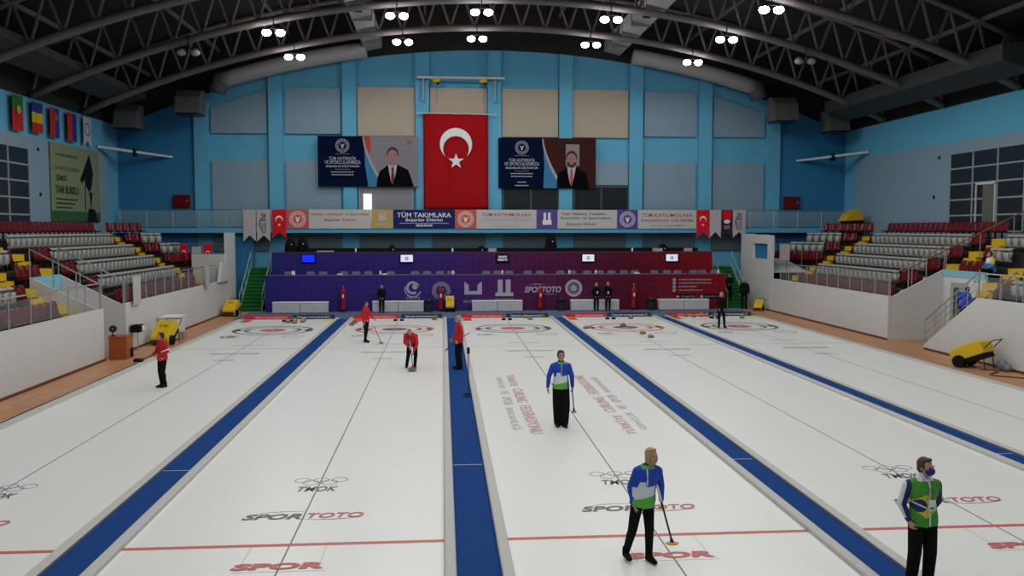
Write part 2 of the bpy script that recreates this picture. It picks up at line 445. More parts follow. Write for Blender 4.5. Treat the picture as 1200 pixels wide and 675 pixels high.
def spot(x, y, z, e, ang=172, blend=.35, rad=.35):
    l = bpy.data.lights.new('flood', 'SPOT'); l.energy = e; l.spot_size = math.radians(ang); l.spot_blend = blend; l.shadow_soft_size = rad
    l.color = (1, .985, .95)
    o = bpy.data.objects.new('flood_light', l); COL.objects.link(o); o.location = (x, y, z)
E_SPOT = 415; WORLD_S = .09; EXPOSURE = 0.0
for y in (50.35, 44.25, 38.15, 32.0, 25.9, 19.8, 13.7, 7.6, 1.5):
    for x in LX: spot(x, y, arch(x)-.75, E_SPOT*(.7 if y > 50 else 1))

# balcony
t = thing('balcony', 'pale blue balcony slab with glass railing across the end wall', 'balcony', (XC, 55.3, 4.5))
fin('slab', bx(XL, XR, 54.95, YB+.1, 4.48, 4.78), WALLB, t)
fin('handrail', tube(B(), (XL+.2, 54.98, 5.88), (XR-.2, 54.98, 5.88), .03), STEEL, t)
for i in range(30):
    x = XL+.4+(XR-XL-.8)*i/29
    fin('rail_post', tube(B(), (x, 54.98, 4.78), (x, 54.98, 5.88), .022, n=6), STEEL, t)
fin('glass_panel', bx(XL+.4, XR-.4, 54.97, 54.99, 4.85, 5.82), mat('balcony_glass', (.25, .40, .48), .15, alpha=.35), t)
# fire hose cabinets
for s, x in (('left', -16.0), ('right', 22.5)):
    t = thing('hose_cabinet', 'red fire hose cabinet on the end wall at the %s end of the balcony' % s, 'fire hose cabinet', (x, 55.85, 6.0))
    fin('body', bevel(bx(x-.5, x+.5, 55.72, 55.97, 6.0, 6.8), .02), SEATR, t)
    fin('door_panel', bx(x-.44, x+.44, 55.70, 55.73, 6.06, 6.74), SEATR, t)
    fin('handle', bx(x+.32, x+.38, 55.67, 55.71, 6.35, 6.5), STEEL, t)
# corner ledges
for s, X, d in (('left', XL, 1), ('right', XR, -1)):
    t = thing('corner_light_shelf', 'long white shelf fixture across the %s corner of the hall' % s, 'light shelf', (X+d*1.8, 54.2, 9.3))
    fin('tray', prism(B(), [(X+d*.1, 52.6, 9.35), (X+d*3.3, 55.9, 9.05), (X+d*3.3, 55.9, 9.17), (X+d*.1, 52.6, 9.5)], (-d*.32, .32, 0)), mat('shelf_white', (.45, .52, .58), .5), t)
    fin('bracket', bx(X+d*1.6-.1, X+d*1.6+.1, 54.1, 54.5, 9.0, 9.45), BLACKM, t)
# ------------------------------------------------------------ banners and flags
def star(cx, cy, r, rot=0):
    return [(cx+(r if i % 2 == 0 else r*.382)*math.cos(rot+i*PI/5), cy+(r if i % 2 == 0 else r*.382)*math.sin(rot+i*PI/5)) for i in range(10)]
def crescent(cx, cy, r, ang, open_=.75, inner=.8, n=28):
    """crescent with its horns around direction ang"""
    d = r*.30; ri = r*inner
    # intersection half-angles
    c1 = (r*r+d*d-ri*ri)/(2*r*d); a = math.acos(max(-1, min(1, c1)))
    c2 = (ri*ri+d*d-r*r)/(2*ri*d); b = PI-math.acos(max(-1, min(1, c2)))
    pts = [(cx+r*math.cos(ang+a+(2*PI-2*a)*i/n), cy+r*math.sin(ang+a+(2*PI-2*a)*i/n)) for i in range(n+1)]
    ox, oy = cx+d*math.cos(ang), cy+d*math.sin(ang)
    pts += [(ox+ri*math.cos(ang-b-(2*PI-2*b)*i/n), oy+ri*math.sin(ang-b-(2*PI-2*b)*i/n)) for i in range(1, n)]
    return pts
def back_plane(x, z, y): return Plane((x, y, z), (1, 0, 0), (0, 0, 1))   # normal points to -Y
# big national flag, hung vertically from a pole bar
t = thing('national_flag', 'huge red flag with white crescent and star hanging on the end wall', 'flag', (.82, 55.45, 5.95))
bm = B(); nx, nz = 24, 30; grid = []
for i in range(nx+1):
    row = []
    for j in range(nz+1):
        u = i/nx; v = j/nz
        row.append(bm.verts.new((-1.2+4.02*u, 55.50+.035*math.sin(u*23+v*1.5)*(1-v*.6)+.02*math.sin(v*9+u*4), 5.95+5.9*v)))
    grid.append(row)
for i in range(nx):
    for j in range(nz): bm.faces.new([grid[i][j], grid[i+1][j], grid[i+1][j+1], grid[i][j+1]])
bmesh.ops.solidify(bm, geom=bm.faces[:], thickness=.01)
fin('cloth', bm, RED, t, smooth=True)
P = back_plane(0, 0, 55.42)
fin('crescent', poly2(B(), P, crescent(.82, 9.97, 1.0, -PI/2), 0, .01), WPRINT, t)
fin('star', poly2(B(), P, star(.82, 8.92, .50, PI/2), 0, .01), WPRINT, t)
fin('hanging_bar', tube(B(), (-1.6, 55.5, 11.88), (3.35, 55.5, 11.82), .035), WHITE, t)
t = thing('lifting_bar', 'white lifting bar with two yellow hoists on the wall above the red flag', 'hoist bar', (1.2, 55.5, 14.0))
fin('beam', bx(-1.55, 3.85, 55.35, 55.5, 13.98, 14.1), WHITE, t)
for x in (-1.18, 3.25):
    fin('bracket', bx(x-.05, x+.05, 55.4, 55.78, 12.6, 14.2), mat('bracket_grey', (.25, .3, .3), .5), t)
for x in (-.35, 2.55):
    h = fin('hoist', bevel(bx(x-.25, x+.2, 55.15, 55.4, 13.72, 13.97), .04), YEL, t)
    fin('hook', ell(B(), (x+.08, 55.2, 13.66), (.1, .06, .08), sub=2), BLACK, h)
    fin('cable', tube(B(), (x, 55.25, 12.4), (x, 55.25, 13.7), .012, n=5), BLACKM, h)

def emblem(bm, P, cx, cy, r, n0, mi=0, ticks=16):
    annulus(bm, P, cx, cy, r*.93, r, n0, mi=mi, seg=32); annulus(bm, P, cx, cy, r*.60, r*.66, n0, mi=mi, seg=28)
    for i in range(ticks):
        a = 2*PI*i/ticks; annulus(bm, P, cx+r*.79*math.cos(a), cy+r*.79*math.sin(a), 0, r*.09, n0, seg=6, mi=mi)
    poly2(bm, P, [(cx-.3*r, cy+.32*r), (cx, cy+.12*r), (cx+.3*r, cy+.32*r), (cx+.2*r, cy-.02*r), (cx+.08*r, cy-.38*r), (cx-.08*r, cy-.38*r), (cx-.2*r, cy-.02*r)], n0, mi=mi)
    return bm
def portrait_banner(x0, x1, z0, z1, kind, lab):
    y = 55.62
    t = thing('portrait_banner', lab, 'banner', ((x0+x1)/2, y, z0))
    W, Hh = x1-x0, z1-z0
    fin('backing', bx(x0, x1, y, y+.05, z0, z1), mat('banner_navy', (.003, .007, .028), .95, spec=.03), t)
    P = back_plane(x0, z0, y); ps = .0
    n = 20
    def edge(v):  # curved divider position at height v (0..1)
        return W*(.42+.20*(1-v)**1.7+.03)
    # cyan wedge
    fin('cyan_field', poly2(B(), P, [(W*.50 if kind == 1 else W*.46, .0), (edge(0)+.25, 0)]+[(edge(v/8), Hh*v/8) for v in range(1, 8)]+[(W*.46, Hh*.9), (W*.47, Hh*.4)], .004), mat('banner_cyan', (.02, .17, .33), .6), t)
    pts = [(edge(v/n), Hh*v/n) for v in range(n+1)]
    fin('photo_field', poly2(B(), P, pts+[(W, Hh), (W, 0)], .010), mat('banner_grey', (.20, .19, .22), .9, spec=.05) if kind == 1 else mat('banner_brown', (.045, .015, .014), .9, spec=.03), t)
    band = [(edge(v/n)-.02, Hh*v/n) for v in range(n+1)] + [(edge(v/n)+.18*(1.3-v/n*1), Hh*v/n) for v in range(n, -1, -1)]
    fin('silver_band', poly2(B(), P, band, .018), mat('banner_silver', (.30, .30, .32), .4), t)
    cx = W*(.745 if kind == 1 else .73)
    fig = B(); BL, SH, TIE, SK, HR = range(5)
    poly2(fig, P, [(cx-1.0, 0), (cx-.95, .55), (cx-.8, .95), (cx-.35, 1.3), (cx-.2, 1.42), (cx+.25, 1.42), (cx+.45, 1.3), (cx+.95, 1.05), (cx+1.12, .6), (cx+1.3, 0)] if kind == 1 else
          [(cx-.8, 0), (cx-.8, .6), (cx-.7, .95), (cx-.3, 1.2), (cx-.1, 1.35), (cx+.35, 1.35), (cx+.6, 1.2), (cx+1.05, .95), (cx+1.2, .3), (cx+1.22, 0)], .020, mi=BL)
    c = cx+.0 if kind == 1 else cx+.12
    poly2(fig, P, [(c-.28, 1.38), (c+.28, 1.38), (c+.18, .8), (c+.0, .15), (c-.1, .3), (c-.22, .9)], .028, mi=SH)
    poly2(fig, P, [(c-.07, 1.22), (c+.07, 1.22), (c+.10, .6), (c+.04, .2), (c-.08, .2), (c-.10, .6)], .036, mi=TIE)
    hz = 1.88 if kind == 1 else 1.78
    annulus(fig, P, c, hz+.16, 0, .36, .030, mi=HR, sy=1.15)
    annulus(fig, P, c, hz-.02, 0, .315, .038, mi=SK, sy=1.32)
    poly2(fig, P, [(c-.15, hz-.3), (c+.15, hz-.3), (c+.13, 1.3), (c-.13, 1.3)], .030, mi=SK)
    if kind == 2: annulus(fig, P, c, hz-.16, .14, .31, .046, a0=PI, a1=2*PI, mi=HR, sy=1.1)
    for d in (-.12, .12): annulus(fig, P, c+d, hz+.08, 0, .035, .047, seg=8, mi=HR)
    poly2(fig, P, [(c-.1, hz-.2), (c+.1, hz-.2), (c+.07, hz-.23), (c-.07, hz-.23)], .054, mi=TIE)
    fin('printed_figure', fig, [mat('print_suit', (.004, .004, .005), .95, spec=.03), mat('print_shirt', (.38, .38, .42), .6), mat('print_tie%d' % kind, (.13, .008, .02) if kind == 1 else (.45, .06, .07), .6), mat('print_skin', (.30, .15, .14), .6), mat('print_hair', (.03, .022, .02), .6)], t)
    if kind == 1:
        fin('red_stripe', poly2(B(), P, [(W*.445, Hh), (W*.52, Hh), (W*.53, Hh*.75), (W*.505, Hh*.63), (W*.47, Hh*.7)], .0122), mat('print_red', (.42, .03, .02), .6), t)
        s = B()
        poly2(s, P, [(W*.915+(.3 if i % 2 == 0 else .1)*math.cos(i*PI/8), Hh*.88+(.3 if i % 2 == 0 else .1)*math.sin(i*PI/8)) for i in range(16)], .0125)
        for q in range(7): poly2(s, P, star(W*(.84+.018*q), Hh*(.72-.03*math.sin(q*PI/6)), .045, PI/2), .0125)
        fin('sun_emblem', s, mat('print_gold', (.25, .10, .06), .6), t)
    else:
        fin('picture_frame', poly2(B(), P, [(W*.69, Hh*.45), (W*.83, Hh*.45), (W*.83, Hh*.88), (W*.69, Hh*.88)], .0125), mat('print_frame', (.22, .2, .2), .6), t)
    tx = W*(.245 if kind == 1 else .24); LT = mat('banner_lettering', (.34, .36, .40), .6)
    fin('round_emblem', emblem(B(), P, tx, Hh*.81, Hh*.135, .004), LT, t)
    for zz in (.645, .342): fin('rule', poly2(B(), P, [(tx-.45, Hh*zz), (tx+.45, Hh*zz), (tx+.45, Hh*(zz+.005)), (tx-.45, Hh*(zz+.005))], .004), LT, t)
    for wd, zz, ww_, hh_, bo in (('TÜM ANTRENÖR', .565, .27, .075, .01), ('VE SPORCULARIMIZA', .485, .36, .07, .01), ('BAŞARILAR DİLİYORUM', .405, .33, .06, .03)):
        fin('lettering', text_bm(B(), P, wd, tx, Hh*zz, W*ww_, Hh*hh_, .004, bold=bo), LT, t)
    for zz, w in ((.29, .23), (.235, .22)) + (((.12, .09), (.05, .14)) if kind == 2 else ()):
        e = B()
        for q in range(9):
            a = tx-W*w/2+W*w*q/9; poly2(e, P, [(a, Hh*zz-.03), (a+W*w/9*.8, Hh*zz-.03), (a+W*w/9*.8, Hh*zz+.03), (a, Hh*zz+.03)], .004)
        fin('small_print', e, LT, t)
    return t
portrait_banner(-7.69, -1.54, 7.33, 10.44, 1, 'navy banner with printed man in dark suit, left of the big red flag')
portrait_banner(3.47, 9.64, 7.28, 10.40, 2, 'navy banner with printed bearded man and pink tie, right of the big flag')

# balcony banner strip
YBAN = 54.86
def ban(x0, x1, m, lab, draw=None, z0=4.74, z1=5.90, tail=False, cat='banner', dm=None, name='balcony_banner', extra=None):
    t = thing(name, lab, cat, ((x0+x1)/2, YBAN, z0), group='banners and pennants on the balcony rail')
    P = back_plane(x0, z0, YBAN); W = x1-x0; Hh = z1-z0
    if tail: pts = [(0, Hh), (0, 0), (W/2, .38), (W, 0), (W, Hh)]
    else: pts = [(0, 0), (W, 0), (W, Hh), (0, Hh)]
    fin('cloth', poly2(B(), P, pts, -.01, .012), m, t)
    if draw:
        b = draw(B(), P, W, Hh); fin('print', b, dm or WPRINT, t)
    if extra:
        b = extra[0](B(), P, W, Hh); fin('second_print', b, extra[1], t)
    return t
def two(a, b, c=None, wa=.85, wb=.7, ha=.22, hb=.2):
    def f(bm, P, W, Hh):
        text_bm(bm, P, a, W/2, Hh*.74, W*wa, Hh*ha, .002, bold=.012)
        if b: text_bm(bm, P, b, W/2, Hh*.44, W*wb, Hh*hb, .002, bold=.012)
        return bm
    return f
def line(c, frac=.45, cx=.6):
    def f(bm, P, W, Hh):
        if isinstance(c, str): text_bm(bm, P, c, W*cx, Hh*.16, W*frac, Hh*.10, .002, bold=.01)
        return bm
    return f
def sq(bm, P, W, Hh): return emblem(bm, P, W/2, Hh/2, min(W, Hh)*.42, .002)
PRED = mat('printed_red', (.50, .10, .07), .6); PNT = mat('pennant_white', (.42, .41, .42), .6); BWH = mat('banner_white', (.47, .46, .46), .6)
TRED = mat('text_dark_red', (.30, .05, .06), .6); TDK = mat('text_dark', (.05, .05, .09), .6)
def vert_text(bm, P, s, W, Hh, h):
    Q = Plane(P(W/2, Hh*.58), P.W*-1, P.U); Q.N = P.N
    return text_bm(bm, Q, s, 0, 0, h, W*.38, .004, bold=.02)
def spt(bm, P, W, Hh):
    vert_text(bm, P, 'SPOR TOTO', W, Hh, Hh*.62)
    annulus(bm, P, W*.95, Hh*.55, W*.70, W*.78, .002, a0=PI*.75, a1=PI*1.2, seg=12); return bm
def moon(bm, P, W, Hh):
    poly2(bm, P, crescent(W/2, Hh*.66, W*.26, -PI/2), .002); poly2(bm, P, star(W/2, Hh*.46, W*.12, PI/2), .002); return bm
ban(-12.12, -11.36, PNT, 'white swallowtail pennant with faint round emblem, leftmost on the balcony rail', lambda b, P, W, H: emblem(b, P, W/2, H*.65, W*.28, .002), 3.95, 5.88, True, 'pennant', ICERL, 'pennant')
ban(-11.30, -10.50, PNT, 'white swallowtail pennant with upright black sponsor lettering, left end of balcony rail', spt, 3.95, 5.88, True, 'pennant', TDK, 'pennant')
ban(-10.38, -9.55, RED, 'red swallowtail pennant with crescent and star, left end of balcony rail', moon, 4.15, 5.90, True, 'pennant', None, 'pennant')
ban(-9.50, -8.20, PRED, 'red square banner with round white emblem next to the left crescent pennant', sq)
ban(-8.18, -4.42, BWH, 'white banner with two lines of small red lettering, first long one from the left', two('Hakem - Antrenör ve Sporculara', 'Başarılar Dilerim', wa=.93, wb=.5, ha=.16, hb=.16), dm=TRED)
def castle(bm, P, W, H):
    for a in (.33, .55): poly2(bm, P, [(W*a, H*.45), (W*(a+.12), H*.45), (W*(a+.12), H*.85), (W*a, H*.85)], .002)
    poly2(bm, P, [(W*.28, H*.2), (W*.72, H*.2), (W*.72, H*.45), (W*.28, H*.45)], .002); return bm
def goldlogo(bm, P, W, H):
    poly2(bm, P, [(W*.33, H*.4), (W*.67, H*.4), (W*.67, H*.85), (W*.56, H*.75), (W*.44, H*.75), (W*.33, H*.85)], .002); poly2(bm, P, [(W*.2, H*.2), (W*.8, H*.2), (W*.8, H*.26), (W*.2, H*.26)], .002); return bm
ban(-4.40, -3.07, GOLD, 'gold square banner with pale logo on the balcony rail', goldlogo, dm=PNT)
ban(-3.05, .72, NAVY, 'navy banner with white capital lettering on the balcony, under the red flag', two('TÜM TAKIMLARA', 'Başarılar Dilerim', wa=.88, wb=.6, ha=.30, hb=.2), extra=(lambda b, P, W, H: poly2(b, P, [(W*.1, H*.27), (W*.9, H*.27), (W*.9, H*.29), (W*.1, H*.29)], .002) and text_bm(b, P, 'ERZURUM', W/2, H*.16, W*.26, H*.11, .002, bold=.03), WPRINT))
ban(.74, 2.04, PRED, 'red square banner with round white emblem right of the navy banner', sq)
ban(2.06, 5.80, BWH, 'white banner with red heading over grey capitals, right of the middle red emblem', lambda b, P, W, H: text_bm(b, P, 'TÜM KATILIMCILARA', W/2, H*.76, W*.82, H*.2, .002, bold=.012), dm=TRED, extra=(lambda b, P, W, H: text_bm(text_bm(b, P, 'BAŞARILAR DİLERİM', W/2, H*.47, W*.84, H*.24, .002), P, 'Erzurum Büyükşehir', W/2, H*.14, W*.5, H*.1, .002), GPRINT))
ban(5.82, 7.10, PURP, 'purple square banner with white twin tower emblem on the balcony rail', castle)
ban(7.12, 10.88, BWH, 'white banner with dark lettering in two lines and a handwritten third', lambda b, P, W, H: text_bm(text_bm(text_bm(b, P, 'Tüm Hakem, Yönetici,', W*.44, H*.78, W*.76, H*.17, .002, bold=.015), P, 'Antrenör ve Sporculara', W*.47, H*.55, W*.86, H*.17, .002, bold=.015), P, 'Başarılar Dilerim', W*.4, H*.22, W*.5, H*.2, .002, shear=.4), dm=TDK)
ban(10.90, 12.19, PURP, 'purple square banner with round white emblem on the balcony rail', sq)
ban(12.21, 15.95, BWH, 'white banner with two lines of red capitals, last long one on the right', two('TÜM KATILIMCILARA', 'BAŞARILAR DİLERİM', wa=.88, wb=.88), dm=TRED, extra=(line('Prof. Dr. Kenan ŞEBİN', .55, .5), TDK))
ban(15.99, 16.79, RED, 'red swallowtail pennant with crescent and star, right end of balcony rail', moon, 4.15, 5.92, True, 'pennant', None, 'pennant')
ban(16.83, 17.55, PNT, 'white swallowtail pennant with faint round emblem, between red and black ones', lambda b, P, W, H: emblem(b, P, W/2, H*.75, W*.26, .002), 4.15, 5.92, True, 'pennant', ICERL, 'pennant')
ban(17.60, 18.28, mat('pennant_black', (.03, .008, .012), .6), 'black swallowtail pennant with red top, right end of balcony rail',
    lambda b, P, W, H: (annulus(b, P, W/2, H*.58, 0, W*.3, .012, sy=.6), text_bm(b, P, 'TÜRKİYE', W/2, H*.42, W*.5, H*.05, .002), text_bm(b, P, 'CURLING', W/2, H*.35, W*.5, H*.05, .002))[0], 4.15, 5.92, True, 'pennant', None, 'pennant',
    extra=(lambda b, P, W, H: poly2(b, P, [(W*.1, H*.66), (W*.9, H*.66), (W*.9, H*.98), (W*.1, H*.98)], .002), RED))
ban(18.33, 19.15, PNT, 'white swallowtail pennant with upright black lettering, rightmost on the balcony rail', spt, 4.15, 5.92, True, 'pennant', TDK, 'pennant')

# national flags high on the left wall
def wall_flag(y0, y1, z0, z1, bands, vert, lab, deco=None):
    X = XL+.22
    t = thing('wall_flag', lab, 'flag', (X, (y0+y1)/2, z0), group='flags high on the left wall')
    P = Plane((X, y1, z0), (0, -1, 0), (0, 0, 1)); P.N = V((1, 0, 0))
    P = Plane((X, y0, z0), (0, 1, 0), (0, 0, 1)); W = y1-y0; Hh = z1-z0
    bm = B(); n = len(bands); tot = sum(b[1] for b in bands); a = 0; ms = []
    for i, (c, f) in enumerate(bands):
        b = a+f/tot; ms.append(mat('flag_%s' % c, {'green': (.01, .12, .02), 'red': (.40, .01, .01), 'blue': (.012, .02, .20), 'yellow': (.50, .38, .01), 'white': (.42, .44, .48)}[c], .7))
        for s in range(8):   # rippled cloth strips
            u0, u1 = s/8, (s+1)/8
            o0, o1 = .05*math.sin(u0*9), .05*math.sin(u1*9)
            if vert: q = [((a+(b-a)*u)*W, v*Hh) for u, v in ((u0, 0), (u1, 0), (u1, 1), (u0, 1))]
            else: q = [(u*W, Hh*v) for u, v in ((u0, 1-b), (u1, 1-b), (u1, 1-a), (u0, 1-a))]
            prism(bm, [P(q[0][0], q[0][1], o0), P(q[1][0], q[1][1], o1), P(q[2][0], q[2][1], o1), P(q[3][0], q[3][1], o0)], P.N*.01, i)
        a = b
    fin('cloth', bm, ms, t)
    fin('rod', tube(B(), (X+.03, y0-.1, z1+.02), (X+.03, y1+.1, z1+.02), .02, n=6), STEEL, t)
    if deco: fin('emblem', annulus(B(), P, W*deco[0], Hh*deco[1], 0, W*.2, .07, seg=14), mat(deco[2], (.50, .30, .02) if 'gold' in deco[2] else (.45, .05, .05), .6), t)
wall_flag(42.35, 43.35, 9.25, 10.85, [('green', .4), ('red', .6)], False, 'green and red flag with yellow emblem, nearest on the left wall', (.5, .6, 'flag_gold'))
wall_flag(44.30, 45.40, 9.35, 10.80, [('blue', 1), ('yellow', 1), ('red', 1)], False, 'blue, yellow and red flag high on the left wall')
wall_flag(46.25, 47.25, 9.33, 10.78, [('red', 1), ('blue', 1)], True, 'red and blue flag with round red emblem, third on the left wall', (.55, .7, 'flag_crest'))
wall_flag(48.30, 49.40, 9.33, 10.80, [('red', 1), ('blue', 1)], True, 'narrow red and blue flag, fourth on the left wall')
t = thing('wall_flag', 'white flag with thin round blue emblem, farthest on the left wall', 'flag', (XL+.2, 50.9, 9.25), group='flags high on the left wall')
P = Plane((XL+.2, 50.4, 9.25), (0, 1, 0), (0, 0, 1))
fin('cloth', poly2(B(), P, [(0, 0), (.55, .3), (1.1, 0), (1.1, 1.6), (0, 1.6)], 0, .012), mat('flag_white', (.42, .44, .48), .7), t)
fin('emblem', annulus(B(), P, .55, .95, .3, .36, .014, seg=20), mat('flag_blue', (.012, .02, .20), .7), t)
# poster with graduation cap on the left wall
t = thing('wall_poster', 'tall pale green poster with a graduation cap on a trophy on the left wall', 'poster', (XL+.1, 49.4, 5.1))
P = Plane((XL+.08, 46.4, 5.1), (0, 1, 0), (0, 0, 1))
W, Hh = 6.3, 4.0
fin('sheet', poly2(B(), P, [(0, 0), (W, 0), (W, Hh), (0, Hh)], 0, .03), POST, t)
fin('lower_band', poly2(B(), P, [(0, 0), (W, 0), (W, .55), (0, .55)], .034), POSTG, t)
bm = B()
poly2(bm, P, [(3.6, 2.3), (4.9, 3.75), (5.4, 2.7), (5.1, 1.9), (4.8, 1.65), (4.3, 2.0), (4.2, 2.35), (3.8, 2.1)], .034)
poly2(bm, P, [(4.15, .6), (4.25, .6), (4.3, 2.1), (4.2, 2.1)], .034)
poly2(bm, P, [(4.75, 1.65), (5.2, 1.65), (5.1, 1.2), (5.0, .75), (5.5, .7), (5.9, 0), (4.4, 0), (4.6, .7), (4.95, .75), (4.9, 1.2)], .040)
fin('printed_trophy', bm, BLACK, t)
PT = mat('poster_text', (.02, .05, .02), .6)
for wd, cx_, cy_, ww_, hh_, bo in (('ATATÜRK ÜNİVERSİTESİ', 1.9, 3.45, 2.6, .16, .02), ('ÜÇÜNCÜ YILINDA', 2.0, 2.75, 3.1, .26, 0), ('ŞİMDİ', 1.2, 2.25, 1.3, .42, .04), ('TAM BURSLU', 1.9, 1.65, 2.9, .42, .04)):
    fin('lettering', text_bm(B(), P, wd, cx_, cy_, ww_, hh_, .034, bold=bo), PT, t)
for q in range(3): fin('small_print', poly2(B(), P, [(.5, 1.12-q*.22), (3.2-q*.35, 1.12-q*.22), (3.2-q*.35, 1.2-q*.22), (.5, 1.2-q*.22)], .034), PT, t)
j = 0
for X, y, z in ((XL+.06, 45.2, 8.6), (XL+.06, 45.3, 6.4), (XR-.06, 44.9, 8.45), (XR-.06, 45.3, 6.4)):
    j += 1
    o = fin('wall_speaker', ell(B(), (X, y, z), (.05, .09, .09), sub=2), BLACK)
    tag(o, 'small black %s speaker on the pale %s wall' % ('upper' if z > 7 else 'lower', 'left' if X < 0 else 'right'), 'speaker')
# ------------------------------------------------------------ ice sheets
SX = [XC+5.48*i for i in (-2, -1, 0, 1, 2)]
ICEG2 = mat('ice_mid_grey', (.50, .51, .52), .5); ICEGM = mat('ice_dull_grey', (.30, .31, .32), .5); ICER2 = mat('ice_soft_red', (.64, .33, .32), .5)
SX = [-7.88, -2.29, 3.25, 8.66, 14.2]
STR = [(-5.43, -4.87), (.16, .77), (5.78, 6.26), (11.33, 11.80)]
EDG = [(-10.3, -5.60), (-4.70, -.01), (.94, 5.61), (6.43, 11.16), (11.97, 16.65)]
YN, YF = 1.0, 46.33
HOGN, HOGF, TEE = 13.02, 34.95, 41.35
names = ['leftmost', 'second from the left', 'middle', 'fourth from the left', 'rightmost']
def ground(x, y, z=0): return Plane((x, y, z), (1, 0, 0), (0, 1, 0))
for i in range(5):
    xa, xb = EDG[i]; c = SX[i]; redhouse = i in (1, 3)
    t = thing('curling_sheet', 'white curling ice sheet, %s of the five' % names[i], 'ice sheet', ((xa+xb)/2, 24, 0), group='five curling sheets')
    fin('ice', bx(xa, xb, YN, YF, 0, .03), ICE, t)
    P = ground(0, 0, .03)
    def flat(name, draw, m):
        b = B(); draw(b); return fin(name, b, m, t)
    def rect(b, x0, x1, y0, y1, h=.0015): return box(b, x0, x1, y0, y1, .0302, .0302+h)
    flat('centre_line', lambda b: rect(b, c-.012, c+.012, YN+2, 45.0), ICEG)
    flat('near_hog_line', lambda b: rect(b, xa, xb, HOGN-.055, HOGN+.055, .002), ICER)
    flat('far_hog_line', lambda b: rect(b, xa, xb, HOGF-.035, HOGF+.035, .002), ICEGL)
    flat('tee_line', lambda b: rect(b, xa+.3, xb-.3, TEE-.008, TEE+.008, .001), ICEGL)
    main, ctr = (ICER, ICEG) if redhouse else (ICEG, ICER)
    def rings(b):
        annulus(b, P, c, TEE, 1.66, 1.83, .001, .002, seg=64)
        annulus(b, P, c, TEE, 1.16, 1.30, .001, .002, seg=48)
        for s in (-1, 1):
            poly2(b, P, [(c+s*1.28, TEE), (c+s*1.55, TEE+.22), (c+s*1.68, TEE+.45), (c+s*1.45, TEE+.1), (c+s*1.72, TEE), (c+s*1.45, TEE-.1), (c+s*1.68, TEE-.45), (c+s*1.55, TEE-.22)], .001, .0012)
            poly2(b, P, [(c+s*.95, TEE), (c+s*1.18, TEE+.3), (c+s*1.18, TEE-.3)], .001, .0012)
    flat('house_rings', rings, main)
    flat('button', lambda b: annulus(b, P, c, TEE, 0, .60, .001, .002, seg=32), ctr)
    flat('pin_mark', lambda b: annulus(b, P, c, TEE, 0, .15, .004, .001, seg=20), ICERL if not redhouse else ICEGL)
    def smallogo(b):
        annulus(b, P, c+1.33, 38.95, .42, .50, .001, .002, seg=28); text_bm(b, P, 'ERZURUM', c+1.33, 38.95, .6, .16, .001)
    flat('round_logo', smallogo, ICERL if i == 0 else ICEGL)
    def swoosh(b):
        annulus(b, P, c-1.33, 38.9, .34, .46, .001, .002, seg=20, a0=.6, a1=PI*1.3); annulus(b, P, c-1.33, 38.9, 0, .22, .001, .002, seg=16)
        text_bm(b, P, 'CURLING', c-1.25, 38.45, .8, .15, .001, bold=.02)
    flat('swoosh_logo', swoosh, ICEGL if i != 0 else ICEG)
    for wd, yy, ww_, hh_ in (('TÜRKİYE CURLING', 36.0, 1.3, .22), ('FEDERASYONU ERZURUM', 33.6, 1.8, .24), ('TÜRKİYE', 31.95, .75, .26)):
        flat('small_lettering', lambda b: text_bm(b, P, wd, c+.05, yy, ww_, hh_, .001, bold=.02), ICEGM)
    # olympic committee mark, sponsor words
    def rg(b):
        for q in range(3): annulus(b, P, c-.34+.34*q, 16.42, .135, .150, .001, .002, seg=28)
        for q in range(2): annulus(b, P, c-.17+.34*q, 16.26, .135, .150, .0012, .002, seg=28)
    flat('ring_logo', rg, ICEG)
    flat('committee_lettering', lambda b: text_bm(b, P, 'TMOK', c, 15.85, .72, .30, .001, shear=.15, bold=.015), ICEG)
    def sp(b):
        text_bm(b, P, 'SPOR', c-.47, 14.33, .93, .26, .001, shear=.3, bold=.03)
        annulus(b, P, c-.5, 13.3, 1.28, 1.32, .001, .002, a0=PI*.28, a1=PI*.28+.01, seg=2)
    flat('sponsor_lettering_dark', lambda b: text_bm(b, P, 'SPOR', c-.47, 14.33, .96, .27, .001, shear=.3, bold=.03), ICEG)
    flat('sponsor_lettering_red', lambda b: text_bm(b, P, 'TOTO', c+.50, 14.35, .93, .25, .001, shear=.2, bold=.02), ICER)
    flat('swoosh_red', lambda b: poly2(b, P, [(c-.80, 14.50), (c-.6, 14.57), (c-.3, 14.61), (c+.0, 14.58), (c-.3, 14.59), (c-.6, 14.55)], .001, .002), ICER)
    flat('swoosh_dark', lambda b: poly2(b, P, [(c+.95, 14.24), (c+.6, 14.18), (c+.25, 14.16), (c-.05, 14.18), (c+.25, 14.14), (c+.6, 14.15)], .001, .002), ICEG)
    flat('large_sponsor_lettering', lambda b: text_bm(b, P, 'SPOR', c, 12.18, 1.28, .24, .001, shear=.2, bold=.05), ICER)
    flat('underline', lambda b: (rect(b, c-.62, c+.64, 11.985, 12.0), rect(b, c-.55, c-.54, 12.0, HOGN-.06, .001), rect(b, c+.54, c+.55, 12.0, HOGN-.06, .001)), ICEGL)
